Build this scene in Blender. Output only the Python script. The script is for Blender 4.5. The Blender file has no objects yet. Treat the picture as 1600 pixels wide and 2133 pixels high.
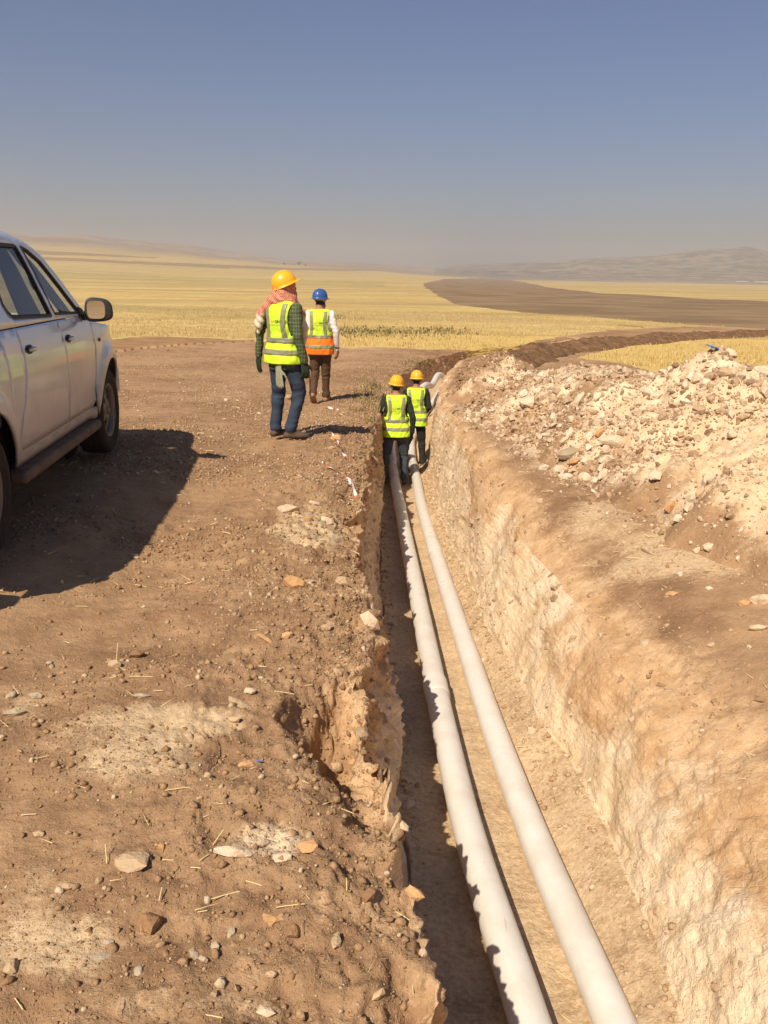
import bpy, bmesh, math, random
import numpy as np
from mathutils import Vector, Matrix, noise as mnoise
from mathutils.geometry import delaunay_2d_cdt
from mathutils.bvhtree import BVHTree

random.seed(7)
RNG = np.random.default_rng(11)
S = bpy.context.scene
COL = S.collection

# ------------------------------------------------------------------ camera
CAM_Z, PITCH, ROLL, FPX = 1.70, math.radians(15.42), math.radians(1.0), 1800.0
cp, sp = math.cos(PITCH), math.sin(PITCH)
FWD = np.array([0, cp, -sp]); R0 = np.array([1.0, 0, 0]); U0 = np.array([0, sp, cp])
RIGHT = math.cos(ROLL) * R0 + math.sin(ROLL) * U0
UP = math.cos(ROLL) * U0 - math.sin(ROLL) * R0
cam_d = bpy.data.cameras.new('camera')
cam = bpy.data.objects.new('camera', cam_d)
COL.objects.link(cam)
cam.matrix_world = Matrix(((RIGHT[0], UP[0], -FWD[0], 0), (RIGHT[1], UP[1], -FWD[1], 0),
                           (RIGHT[2], UP[2], -FWD[2], CAM_Z), (0, 0, 0, 1)))
cam_d.sensor_fit = 'VERTICAL'; cam_d.sensor_height = 36.0; cam_d.lens = 36.0 * FPX / 2133.0
cam_d.clip_start = 0.05; cam_d.clip_end = 30000
S.camera = cam

# ------------------------------------------------------------------ light
SX, SY = 0.43, 0.85                       # how far a shadow runs right / away per metre of height
SUN_EL = math.atan2(1, math.hypot(SX, SY))
w = bpy.data.worlds.new('World'); S.world = w; w.use_nodes = True
nt = w.node_tree; nt.nodes.clear()
sky = nt.nodes.new('ShaderNodeTexSky'); sky.sky_type = 'NISHITA'; sky.sun_disc = False
sky.sun_elevation = SUN_EL
sky.sun_rotation = math.atan2(-SX, -SY)   # sun stands behind the camera, to the left
sky.dust_density = 2.2; sky.air_density = 1.0; sky.ozone_density = 2.0; sky.altitude = 300
bg = nt.nodes.new('ShaderNodeBackground'); bg.inputs[1].default_value = 0.05
tint = nt.nodes.new('ShaderNodeMix'); tint.data_type = 'RGBA'; tint.blend_type = 'MULTIPLY'
tint.inputs[0].default_value = 1.0; tint.inputs[7].default_value = (.55, .745, 1.04, 1)
wo = nt.nodes.new('ShaderNodeOutputWorld')
nt.links.new(sky.outputs[0], tint.inputs[6]); nt.links.new(tint.outputs[2], bg.inputs[0]); nt.links.new(bg.outputs[0], wo.inputs[0])
sun_d = bpy.data.lights.new('sun', 'SUN'); sun_d.energy = 4.3; sun_d.angle = math.radians(0.53)
sun_d.color = (1.0, 0.90, 0.74)
sun = bpy.data.objects.new('sun', sun_d); COL.objects.link(sun)
sun.rotation_euler = Vector((SX, SY, -1)).to_track_quat('-Z', 'Y').to_euler()
S.view_settings.view_transform = 'Standard'; S.view_settings.look = 'None'
S.view_settings.exposure = 0.62; S.view_settings.gamma = 1.0
S.view_settings.use_curve_mapping = False
S.cycles.volume_max_steps = 64; S.cycles.max_bounces = 6; S.cycles.volume_bounces = 1

# ------------------------------------------------------------------ helpers
def ray(px, py):
    d = FWD * FPX + RIGHT * (px - 800.0) - UP * (py - 1066.5)
    return d / np.linalg.norm(d)

def sstep(a, b, x):
    t = np.clip((x - a) / (b - a), 0, 1)
    return t * t * (3 - 2 * t)

def _hash(ix, iy, iz):
    n = (ix.astype(np.int64) * 374761393 + iy.astype(np.int64) * 668265263 + iz.astype(np.int64) * 1274126177) & 0xFFFFFFFF
    n = ((n ^ (n >> 13)) * 1103515245) & 0xFFFFFFFF
    n = ((n ^ (n >> 16)) * 2246822519) & 0xFFFFFFFF
    return ((n ^ (n >> 15)) & 0xFFFFFF) / float(0xFFFFFF)

def vnoise(x, y, z=0.0):
    x, y, z = np.broadcast_arrays(np.asarray(x, float), np.asarray(y, float), np.asarray(z, float))
    ix, iy, iz = np.floor(x).astype(np.int64), np.floor(y).astype(np.int64), np.floor(z).astype(np.int64)
    fx, fy, fz = x - ix, y - iy, z - iz
    ux, uy, uz = fx * fx * (3 - 2 * fx), fy * fy * (3 - 2 * fy), fz * fz * (3 - 2 * fz)
    r = 0
    for dx in (0, 1):
        wx = ux if dx else 1 - ux
        for dy in (0, 1):
            wy = uy if dy else 1 - uy
            for dz in (0, 1):
                wz = uz if dz else 1 - uz
                r = r + wx * wy * wz * _hash(ix + dx, iy + dy, iz + dz)
    return r * 2 - 1

_RM = Matrix.Rotation(.9, 3, Vector((.5, .3, .8)).normalized())
def _rot(x, y, z):
    m = _RM; return (m[0][0] * x + m[0][1] * y + m[0][2] * z, m[1][0] * x + m[1][1] * y + m[1][2] * z, m[2][0] * x + m[2][1] * y + m[2][2] * z)
def fbm(x, y, z=0.0, o=4, g=0.5):
    x, y, z = np.broadcast_arrays(np.asarray(x, float), np.asarray(y, float), np.asarray(z, float))
    r, a, f = 0, 1.0, 1.0
    for k in range(o):
        r = r + a * vnoise(x * f + 17.3 * k, y * f - 5.1 * k, np.asarray(z) * f + 9.7 * k)
        a *= g; f *= 2.03; x, y, z = _rot(x, y, z)
    return r

def billow(x, y, z=0.0, o=3, g=0.5):
    x, y, z = np.broadcast_arrays(np.asarray(x, float), np.asarray(y, float), np.asarray(z, float)); x, y, z = _rot(x, y, z)
    r, a, f = 0, 1.0, 1.0
    for k in range(o):
        r = r + a * (.55 - np.abs(vnoise(x * f + 31.7 * k, y * f + 3.3 * k, np.asarray(z) * f)) * 2)
        a *= g; f *= 2.1; x, y, z = _rot(x, y, z)
    return r

def tag(o, label=None, cat=None, group=None, kind=None):
    if label: o['label'] = label
    if cat: o['category'] = cat
    if group: o['group'] = group
    if kind: o['kind'] = kind
    return o

def link(name, me, parent=None, mat=None):
    o = bpy.data.objects.new(name, me); COL.objects.link(o)
    if parent is not None: o.parent = parent
    if mat is not None and me is not None and len(me.materials) == 0: me.materials.append(mat)
    return o

def empty(name, loc, rz=0.0):
    o = bpy.data.objects.new(name, None); COL.objects.link(o)
    o.location = loc; o.rotation_euler = (0, 0, rz); o.empty_display_size = 0.2
    return o

def np_mesh(name, V, F, smooth=True):
    """V (n,3) array, F (m,3) or (m,4) array"""
    V = np.asarray(V, np.float32); F = np.asarray(F, np.int32)
    me = bpy.data.meshes.new(name)
    k = F.shape[1]
    me.vertices.add(len(V)); me.vertices.foreach_set('co', V.ravel())
    me.loops.add(F.size); me.loops.foreach_set('vertex_index', F.ravel())
    me.polygons.add(len(F)); me.polygons.foreach_set('loop_start', np.arange(0, F.size, k, dtype=np.int32))
    me.polygons.foreach_set('use_smooth', np.full(len(F), smooth))
    me.update(calc_edges=True); me.validate()
    return me

def grid_faces(nr, nc):
    i = np.arange(nr - 1)[:, None] * nc + np.arange(nc - 1)[None, :]
    return np.stack([i, i + 1, i + nc + 1, i + nc], -1).reshape(-1, 4)

def set_attr(me, name, A):
    a = me.color_attributes.new(name, 'FLOAT_COLOR', 'POINT')
    a.data.foreach_set('color', np.asarray(A, np.float32).ravel())

class NT:
    """tiny node-tree builder"""
    def __init__(s, name, rough=0.9, spec=0.2):
        s.m = bpy.data.materials.new(name); s.m.use_nodes = True
        s.t = s.m.node_tree; s.b = s.t.nodes['Principled BSDF']
        s.b.inputs['Roughness'].default_value = rough
        s.b.inputs['Specular IOR Level'].default_value = spec
        s.pos = s.t.nodes.new('ShaderNodeTexCoord').outputs['Object']
    def n(s, ty, **kw):
        nd = s.t.nodes.new(ty)
        for k, v in kw.items(): setattr(nd, k, v)
        return nd
    def put(s, sock, v):
        if hasattr(v, 'is_output') or isinstance(v, bpy.types.NodeSocket): s.t.links.new(v, sock)
        else: sock.default_value = v
    def noise(s, scale, detail=4, rough=0.55, vec=None, dist=0.0, out=0):
        nd = s.n('ShaderNodeTexNoise')
        s.put(nd.inputs['Vector'], vec if vec is not None else s.pos)
        nd.inputs['Scale'].default_value = scale; nd.inputs['Detail'].default_value = detail
        nd.inputs['Roughness'].default_value = rough; nd.inputs['Distortion'].default_value = dist
        return nd.outputs[out]
    def voro(s, scale, feature='F1', out=0, vec=None, rnd=1.0):
        nd = s.n('ShaderNodeTexVoronoi', feature=feature)
        s.put(nd.inputs['Vector'], vec if vec is not None else s.pos)
        nd.inputs['Scale'].default_value = scale; nd.inputs['Randomness'].default_value = rnd
        return nd.outputs[out]
    def rng(s, v, a, b, c=0.0, d=1.0, smooth=True):
        nd = s.n('ShaderNodeMapRange'); nd.interpolation_type = 'SMOOTHSTEP' if smooth else 'LINEAR'
        s.put(nd.inputs[0], v)
        for i, q in enumerate((a, b, c, d)): s.put(nd.inputs[1 + i], q)
        return nd.outputs[0]
    def math(s, op, a, b=0.5, c=None):
        nd = s.n('ShaderNodeMath', operation=op); s.put(nd.inputs[0], a); s.put(nd.inputs[1], b)
        if c is not None: s.put(nd.inputs[2], c)
        return nd.outputs[0]
    def mix(s, f, a, b, blend='MIX'):
        nd = s.n('ShaderNodeMix', data_type='RGBA', blend_type=blend)
        s.put(nd.inputs[0], f); s.put(nd.inputs[6], (*a, 1) if isinstance(a, tuple) and len(a) == 3 else a)
        s.put(nd.inputs[7], (*b, 1) if isinstance(b, tuple) and len(b) == 3 else b)
        return nd.outputs[2]
    def attr(s, name):
        nd = s.n('ShaderNodeAttribute', attribute_name=name)
        sep = s.n('ShaderNodeSeparateColor'); s.t.links.new(nd.outputs['Color'], sep.inputs[0])
        return sep.outputs[0], sep.outputs[1], sep.outputs[2], nd.outputs['Alpha']
    def map(s, scale=(1, 1, 1), rot=(0, 0, 0), vec=None):
        nd = s.n('ShaderNodeMapping'); s.put(nd.inputs[0], vec if vec is not None else s.pos)
        nd.inputs['Scale'].default_value = scale; nd.inputs['Rotation'].default_value = rot
        return nd.outputs[0]
    def bump(s, h, strength=0.5, dist=0.02, prev=None):
        nd = s.n('ShaderNodeBump'); nd.inputs['Strength'].default_value = strength
        nd.inputs['Distance'].default_value = dist; s.put(nd.inputs['Height'], h)
        if prev is not None: s.t.links.new(prev, nd.inputs['Normal'])
        return nd.outputs[0]
    def done(s, color=None, normal=None, rough=None):
        if color is not None: s.put(s.b.inputs['Base Color'], (*color, 1) if isinstance(color, tuple) and len(color) == 3 else color)
        if normal is not None: s.t.links.new(normal, s.b.inputs['Normal'])
        if rough is not None: s.put(s.b.inputs['Roughness'], rough)
        return s.m

def simple(name, col, rough=0.6, spec=0.4, metal=0.0, var=0.08, scale=30, bump=0.0):
    t = NT(name, rough, spec); t.b.inputs['Metallic'].default_value = metal
    nz = t.noise(scale, 4)
    c = t.mix(nz, tuple(x * (1 - var * 2) for x in col), tuple(min(1, x * (1 + var * 2)) for x in col))
    nrm = t.bump(nz, bump, 0.01) if bump else None
    return t.done(c, nrm)

# ------------------------------------------------------------------ the lie of the land
GY = np.array([-60, 0, 5, 9.3, 14, 20, 28, 40, 60, 100, 300, 1000, 4000, 9000.])
GZ = np.array([0.6, 0.02, 0.0, -.05, -.33, -.58, -.90, -1.2, -1.55, -2.1, -4.0, -8.0, -12, -20.])
AZ = np.radians([-180, -60, -30, -24, -17.0, -12.5, -6.3, 0, 3.2, 5, 9, 11, 13.5, 16.5, 18.3, 19.6, 20.6, 21.6, 22.6, 24, 30, 60, 180])
EL = np.radians([1.0, 1.6, 2.1, 1.95, 1.5, 1.15, .62, .42, .33, .6, .85, .9, .95, 1.15, 1.5, 1.62, 1.5, 1.62, 1.5, .85, .7, 1.0, 1.0])

def g(x, y):
    """height of the undisturbed ground"""
    x = np.asarray(x, float); y = np.asarray(y, float)
    r = np.hypot(x, y); az = np.arctan2(x, y)
    ye = np.where(y > 0, y + (r - y) * sstep(30, 120, r), y)
    z = np.interp(ye, GY, GZ)
    z = z + .09 * sstep(-1.3, -2.1, x) * sstep(1, 3, y) * sstep(11, 8.6, y)
    z = z + 0.04 * vnoise(x * .35, y * .35) + .25 * vnoise(x * .03, y * .03) * sstep(25, 90, r) + 1.2 * vnoise(x * .006, y * .006) * sstep(150, 600, r)
    el = np.interp(az, AZ, EL) + np.radians(.10) * fbm(az * 22, r * 0.0002, 3.0, 4) * sstep(900, 3000, r)
    left = sstep(math.radians(9), math.radians(-6), az)
    t = left * sstep(250, 3600, r) + (1 - left) * sstep(3000, 5200, r)
    zf = CAM_Z + r * np.tan(el)
    z = z + (zf - z) * t * sstep(0, .3, r / 1000) 
    ridge = 1 - np.abs(vnoise(x * .0016, y * .0016, 2.0))
    z = z + sstep(2500, 4200, r) * (30 * vnoise(x * .0022, y * .0022) + 14 * (ridge - .7)) * (1 - sstep(5200, 6200, r)) * sstep(.2, .9, t) * .8
    return z

_T = 0.8 * 1.006 ** np.arange(0, 1560)
def hit(px, py):
    """where the sight line through a pixel of the photograph meets the ground"""
    d = ray(px, py)
    h = CAM_Z + d[2] * _T - g(d[0] * _T, d[1] * _T)
    i = int(np.argmax(h < 0)) or len(_T) - 1
    a, b = _T[i - 1], _T[i]; ha, hb = h[i - 1], h[i]
    t = a + (b - a) * (ha / (ha - hb) if ha > hb else 0)
    return float(d[0] * t), float(d[1] * t), float(CAM_Z + d[2] * t)

def tab(pts):
    a = np.array(pts, float); return lambda y: np.interp(y, a[:, 0], a[:, 1])

def smooth_tab(pts):
    a = np.array(pts, float); ys = np.linspace(a[0, 0], a[-1, 0], 1200); v = np.interp(ys, a[:, 0], a[:, 1])
    k = 31; v = np.convolve(np.pad(v, k // 2, mode='edge'), np.ones(k) / k, 'valid')
    return lambda y: np.interp(y, ys, v)

LIPL = smooth_tab([(-5, .2), (0, .16), (1.8, .11), (3.4, -.04), (5.4, -.16), (8.25, -.20), (11.2, -.22), (14.5, -.12), (18, .12), (22, .45), (28, 1.15), (34, 3.0), (47, 11)])
BASL = smooth_tab([(-5, .32), (0, .24), (2.7, .18), (3.8, .12), (5.2, .07), (7.5, -.02), (11.4, -.085), (14, -.02), (18, .22), (22, .55), (28, 1.27), (34, 3.2), (47, 11.3)])
BASR = smooth_tab([(-5, 1.3), (0, 1.24), (2.6, 1.13), (3.8, 1.06), (5, .94), (7.4, .80), (11, .70), (14, .74), (18, .95), (22, 1.32), (28, 2.1), (34, 4.3), (47, 12.1)])
LIPR = smooth_tab([(-5, 1.9), (0, 1.80), (2.9, 1.57), (4.3, 1.36), (6, 1.16), (8.7, .97), (11.6, .90), (14, .90), (18, 1.10), (22, 1.5), (28, 2.35), (34, 4.6), (47, 12.4)])
HZ_TOP = 150
FLZ = smooth_tab([(-5, -1.0), (2.6, -1.08), (5, -1.15), (7.4, -1.26), (11.2, -1.48), (13.8, -1.65), (16, -1.74), (20, -1.72), (28, -1.8), (34, -1.7), (47, -1.4)])
HXR = smooth_tab([(-2, 5.2), (2, 4.6), (5, 3.9), (7.5, 3.5), (8.6, 3.35), (11, 2.95), (14, 2.5), (16, 2.2), (20, 2.3)])
HZT = smooth_tab([(-2, .5), (2, .55), (4, .62), (6, .66), (7.5, .72), (8.6, 1.0), (9.6, .60), (11, .58), (13, .28), (14.5, .20), (16, .32), (17.2, .1), (19, -.5), (20, -.7)])
HTOE = smooth_tab([(-2, 3.6), (2, 3.0), (4, 2.45), (5.3, 2.1), (6.4, 1.72), (8, 1.55), (10.3, 1.25), (14, 1.12), (17, 1.25), (20, 1.9)])
# ------------------------------------------------------------------ soil materials
def soil(name):
    t = NT(name, 0.95, 0.1)
    pale, orange, sand, wall = t.attr('m1')
    grass, clod, _, _ = t.attr('m2')
    big = t.noise(0.55, 5, .6); mid = t.noise(4.5, 5, .62); fine = t.noise(38, 5, .7); vf = t.noise(170, 3, .7)
    brown = t.mix(t.rng(mid, .32, .7), (.235, .130, .068), (.37, .222, .120))
    brown = t.mix(t.rng(big, .35, .68, 0, .55), brown, (.50, .31, .165))
    brown = t.mix(t.rng(fine, .55, .75, 0, .5), brown, (.57, .41, .26))
    brown = t.mix(t.rng(fine, .44, .26, 0, .6), brown, (.19, .105, .055))
    def edge(m, a=.28, k=.85):          # attribute mask broken up by noise
        v = t.math('ADD', m, t.math('MULTIPLY', t.math('SUBTRACT', mid, .5), k))
        v = t.math('ADD', v, t.math('MULTIPLY', t.math('SUBTRACT', fine, .5), .55))
        return t.rng(v, a - .08, a + .5)
    orc = t.mix(t.rng(mid, .35, .65), (.47, .275, .135), (.60, .39, .215))
    orc = t.mix(t.rng(fine, .5, .75, 0, .6), orc, (.70, .50, .31))
    c = t.mix(edge(orange), brown, orc)
    pc = t.mix(t.rng(mid, .36, .62), (.63, .45, .27), (.75, .585, .40))
    pc = t.mix(t.rng(fine, .46, .28, 0, .7), pc, (.52, .33, .17))
    pc = t.mix(t.rng(big, .45, .62, 0, .5), pc, (.66, .45, .25))
    c = t.mix(edge(pale, .34, 1.0), c, pc)
    sc = t.mix(t.rng(fine, .3, .7), (.50, .345, .19), (.68, .50, .31))
    c = t.mix(t.math('MULTIPLY', edge(sand, .32, 1.0), .80), c, sc)
    gs = t.mix(t.rng(fine, .35, .7), (.50, .33, .10), (.70, .50, .19))
    c = t.mix(edge(grass, .3, 1.0), c, gs)
    # light specks of grit
    sp_ = t.rng(t.voro(62), .16, .07, 0, 1)
    c = t.mix(t.math('MULTIPLY', sp_, t.rng(t.noise(9, 2), .5, .62)), c, (.55, .40, .25))
    cr = t.rng(t.voro(26, 'DISTANCE_TO_EDGE', vec=t.mix(.08, t.pos, t.n('ShaderNodeTexNoise').outputs[1])), 0, .10)
    h1 = t.math('ADD', t.math('ADD', t.math('MULTIPLY', fine, 1.0), t.math('MULTIPLY', vf, .35)), t.math('MULTIPLY', cr, t.math('MULTIPLY', t.math('MAXIMUM', orange, pale), .22)))
    n1 = t.bump(t.noise(14, 6, .7), .55, .04)
    n2 = t.bump(h1, .5, .014, n1)
    return t.done(c, n2)

M_SOIL = soil('soil')

def polymask(px, py, poly):
    inside = np.zeros(px.shape, bool); n = len(poly)
    for i in range(n):
        x1, y1 = poly[i]; x2, y2 = poly[(i + 1) % n]
        c = ((y1 > py) != (y2 > py)) & (px < (x2 - x1) * (py - y1) / (y2 - y1 + 1e-12) + x1)
        inside ^= c
    return inside

# ------------------------------------------------------------------ far land: fields, hills, mountains
def far_land():
    azd = np.concatenate([np.arange(-180, -42, 3.0), np.arange(-42, -29, 1.0), np.arange(-29, 29, .11), np.arange(29, 42, 1.0), np.arange(42, 180.1, 3.0)])
    az = np.radians(azd); r = np.concatenate([[1.0, 3, 6], 8 * 1.0125 ** np.arange(0, 556)])
    R, A = np.meshgrid(r, az, indexing='ij')
    X, Y = R * np.sin(A), R * np.cos(A)
    Z = g(X, Y)
    # sink it where the dug ground is modelled on its own
    cx = (LIPL(np.clip(Y, -5, 47)) + LIPR(np.clip(Y, -5, 47))) / 2
    ins = (np.abs(X - cx) < 11.2) & (Y > -4.6) & (Y < 45)
    Z = Z - np.where(ins, 2.6, 0)
    me = np_mesh('ground', np.stack([X, Y, Z], -1).reshape(-1, 3), grid_faces(*X.shape)[:, ::-1])
    x, y = X.ravel(), Y.ravel(); rr = R.ravel()
    P = lambda pts: [hit(a, b)[:2] for a, b in pts]
    # edges are found in the terrain along the sight lines, kept as world polygons
    pl = P([(882, 590), (925, 581), (990, 580), (1060, 582), (1120, 593), (1180, 603), (1290, 612), (1400, 618), (1600, 628), (1900, 640),
            (1900, 700), (1600, 686), (1400, 674), (1250, 662), (1080, 650), (950, 634), (915, 618)])
    wob = 1 + .004 * fbm(x * .05, y * .05, 1.0)
    pm = polymask(x * wob, y * wob, pl).astype(float)
    nd = P([(-300, 725), (150, 716), (300, 700), (430, 704), (560, 712), (700, 722), (860, 726), (1000, 726), (1100, 712), (1250, 690), (1400, 681), (1700, 676), (1700, 695), (1450, 700), (1330, 715), (1200, 745), (1300, 760), (1900, 900)]) + [(60, -50), (-80, -50)]
    jit = 1 + .02 * fbm(x * .6, y * .6, 4.0, 3)
    dm = polymask(x * jit, y * jit, nd).astype(float)
    azr = np.arctan2(x, y)
    # dark strips on the left of the plain
    st = np.zeros_like(x)
    for poly in ([(60, 533), (300, 545), (480, 556), (480, 560), (300, 551), (60, 541)], [(60, 520), (180, 527), (330, 536), (330, 538), (150, 532), (60, 530)],
                 [(310, 546), (620, 558), (900, 567), (900, 570), (620, 563), (310, 551)], [(1290, 676), (1340, 680), (1345, 683), (1290, 679)]):
        st = np.maximum(st, polymask(x, y, P(poly)))
    gr = np.zeros_like(x)
    for poly, v in (([(700, 683), (960, 697), (960, 712), (700, 695)], 1.0), ([(60, 562), (420, 578), (800, 588), (800, 597), (400, 590), (60, 575)], .45),
                    ([(220, 630), (450, 648), (620, 655), (620, 668), (440, 662), (220, 645)], .45), ([(1500, 690), (1700, 690), (1700, 705), (1500, 700)], .5)):
        gr = np.maximum(gr, v * polymask(x * jit, y * jit, P(poly)))
    hill = sstep(1900, 3300, rr) * np.where(azr > math.radians(4), 1, 1) + 0
    rocky = sstep(3000, 3600, rr) * (azr > math.radians(3))
    set_attr(me, 'f1', np.stack([pm, dm, np.maximum(st, 0), gr], -1))
    set_attr(me, 'f2', np.stack([hill, rocky, np.clip(rr / 1000, 0, 10), np.ones_like(x)], -1))
    t = NT('fields', .95, .05)
    plough, dirt, strip, green = t.attr('f1'); hl, rk, dist, _ = t.attr('f2')
    # keep the pattern the same size on the picture's receding ground: three scales, all of the land itself
    n1 = t.noise(.9, 6, .65); n2 = t.noise(.06, 6, .6); n3 = t.noise(.008, 5, .6)
    band = t.noise(1.0, 5, .6, vec=t.map((.0035, .03, .03), (0, 0, .25)))
    c = t.mix(t.rng(n1, .35, .7), (.46, .325, .125), (.62, .455, .195))
    c = t.mix(t.rng(n2, .42, .66, 0, .7), c, (.44, .28, .09))
    c = t.mix(t.rng(band, .47, .60, 0, .75), c, (.33, .24, .11))
    n5 = t.noise(.22, 4, .6, vec=t.map((.3, 1, 1), (0, 0, .2))); c = t.mix(t.rng(n5, .52, .66, 0, .6), c, (.38, .27, .12)); n6 = t.noise(.02, 5, .65, vec=t.map((.25, 1, 1), (0, 0, -.1))); c = t.mix(t.rng(n6, .5, .62, 0, .5), c, (.36, .25, .12))
    c = t.mix(t.math('MULTIPLY', green, t.rng(n1, .42, .6)), c, (.16, .17, .06))
    dc = t.mix(t.rng(n1, .3, .7), (.25, .14, .07), (.38, .225, .115))
    dc = t.mix(t.rng(n2, .45, .65), dc, (.46, .31, .17))
    c = t.mix(dirt, c, dc)
    pc = t.mix(t.rng(n2, .4, .6), (.20, .13, .072), (.27, .18, .10))
    c = t.mix(plough, c, pc)
    c = t.mix(t.math('MULTIPLY', strip, .75), c, (.22, .13, .065))
    hc = t.mix(t.rng(n3, .42, .6), (.29, .20, .14), (.20, .14, .105))
    c = t.mix(t.rng(hl, .1, .9), c, hc)
    n4 = t.noise(.012, 8, .7)
    rc = t.mix(t.rng(n4, .43, .60), (.06, .045, .032), (.26, .19, .12))
    c = t.mix(rk, c, rc)
    nb = t.bump(n1, .6, .12)
    m = t.done(c, nb)
    o = link('ground', me, mat=m)
    tag(o, kind='structure')
    return o
GROUND = far_land()

# ------------------------------------------------------------------ dug ground: both banks and the trench in one sheet
def lin(a, b, n): return np.linspace(0, 1, n, endpoint=False)
def near_patch():
    ys = [-4.8]
    while ys[-1] < 46:
        y = ys[-1]
        ys.append(y + (.12 if y < .7 else max(.0105, .0058 * (y + .3))))
    ys = np.array(ys); nr = len(ys)
    yy = ys[:, None]
    jl = .075 * fbm(yy * 1.1, 0, 5.0, 3) + .035 * vnoise(yy * 7, 1.0)
    jr = .05 * fbm(yy * 0.9, 0, 15.0, 3)
    near = sstep(1.2, 3, yy * 0 + yy)
    L2 = LIPL(yy) + jl; B1 = BASL(yy) + .03 * vnoise(yy * 2.2, 8.0); B2 = BASR(yy) + jr; R1 = LIPR(yy) + jr * 1.0 + .025 * vnoise(yy * 4, 3.0)
    fz = FLZ(yy)
    gl = g(L2, yy); gr_ = g(R1, yy)
    lipz = gl - (.13 + .05 * vnoise(yy * 1.7, 11.0)) * (1 - .5 * sstep(8, 14, yy))
    ctl = []
    o0 = L2 - 11.0; o1 = L2 - .62
    def seg(x0, z0, x1, z1, n, e=1.0, ends=False):
        s = (np.linspace(0, 1, n, endpoint=ends) ** e)[None, :]
        return x0 + (x1 - x0) * s, z0 + (z1 - z0) * s
    X, Zs, W = [], [], []
    # left bank, cells get finer towards the trench
    s = 1 - (1 - np.linspace(0, 1, 215, endpoint=False)) ** 2.3
    x = o0 + (o1 - o0) * s[None]; X.append(x); Zs.append(g(x, yy + x * 0)); W.append(np.zeros_like(x))
    s = np.linspace(0, 1, 58, endpoint=False)[None]
    x = o1 + (L2 - o1) * s; z = g(x, yy + x * 0) + (lipz - gl) * s ** 2.2; X.append(x); Zs.append(z); W.append(x * 0)
    s = np.linspace(0, 1, 74, endpoint=False)[None]         # left wall
    bow = .05 * np.sin(s * math.pi) * vnoise(yy * .9, 2.0)
    x = L2 + (B1 - L2) * s ** 1.3 + bow; z = lipz + (fz - lipz) * s; X.append(x); Zs.append(z); W.append(x * 0 + 1)
    s = np.linspace(0, 1, 64, endpoint=False)[None]         # floor
    x = B1 + (B2 - B1) * s; z = fz + .05 * (np.abs(s * 2 - 1) ** 3) + .15 * sstep(.55, 1, s) ** 1.5 + x * 0; X.append(x); Zs.append(z); W.append(x * 0 + 2)
    s = np.linspace(0, 1, 100, endpoint=False)[None]        # right wall
    x = B2 + (R1 - B2) * (s ** 1.05) ; fd_ = sstep(4.5, 8.5, yy); rz = gr_ - .42 + .31 * fd_ + .05 * vnoise(yy * .8, 2.0) * (1 - fd_)
    z = fz + .20 + (rz - fz - .20) * (.62 * (1 - (1 - s) ** 2) + .38 * s); X.append(x); Zs.append(z); W.append(x * 0 + 3)
    s = np.linspace(0, 1, 70, endpoint=False)[None]
    wR = 1.45 - 1.15 * fd_; R2 = R1 + wR
    x = R1 + wR * s; z = rz + (g(R2, yy) + .02 - rz) * (1 - (1 - s) ** 2.3) + x * 0; X.append(x); Zs.append(z); W.append(x * 0)
    s = (np.linspace(0, 1, 120) ** 1.5)[None]
    x = R2 + (10.6 - wR) * s; z = g(x, yy + x * 0) + .02 + x * 0; X.append(x); Zs.append(z); W.append(x * 0)
    X = np.hstack(X); Z = np.hstack(Zs); W = np.hstack(W); Y = yy + X * 0
    # surroundings: edge sinks under the far land
    cx = (LIPL(Y) + LIPR(Y)) / 2
    e = np.minimum(np.minimum((11.4 - np.abs(X - cx)), Y + 4.8), 46 - Y)
    Z = Z - .12 * (1 - sstep(0, .5, e))
    # trench fades out far off
    # hollow in the left brow
    def hollow(px, py, rad, dep, ex=1.0):
        x0, y0, _ = hit(px, py)
        return -dep * np.exp(-(((X - x0) / rad) ** 2 + ((Y - y0) / (rad * ex)) ** 2) ** 1.6)
    bank = (W == 0)
    for a in ((700, 1450, .15, .42, 1.9), (755, 1530, .11, .24, 1.7), (770, 1640, .08, .10, 1.6), (690, 1560, .07, .08, 1.2), (740, 1010, .16, .10, 2.), (735, 1075, .14, .10, 1.5), (745, 890, .2, .12, 1.5), (860, 2060, .06, .1, 2)):
        Z = Z + hollow(*a) * bank
    # wheel-worn hollow and tracks
    Z = Z - .05 * np.exp(-((X + 1.55) / .5) ** 2) * sstep(1, 4, Y) * bank
    # normals of the plain form, then push along them
    P = np.stack([X, Y, Z], -1)
    du = np.gradient(P, axis=1); dv = np.gradient(P, axis=0)
    N = np.cross(du, dv); N /= np.linalg.norm(N, axis=-1, keepdims=True) + 1e-9
    for ax_, k_ in ((1, 6), (0, 3)):
        C_ = np.cumsum(np.concatenate([np.repeat(np.take(N, [0], ax_), k_ + 1, ax_), N, np.repeat(np.take(N, [-1], ax_), k_, ax_)], ax_), ax_); L_ = N.shape[ax_]
        N = np.take(C_, np.arange(2 * k_ + 1, 2 * k_ + 1 + L_), ax_) - np.take(C_, np.arange(0, L_), ax_)
    N /= np.linalg.norm(N, axis=-1, keepdims=True) + 1e-9
    dl = L2 - X; dr = X - R1
    brow = np.where(W == 0, np.exp(-np.maximum(np.where(X < cx, dl * .62, dr * 1.6), 0) / .45), 0)
    lw = (W == 1) * 1.0; rw = (W == 3) * 1.0; fl = (W == 2) * 1.0
    x3, y3, z3 = X, Y, Z
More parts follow.
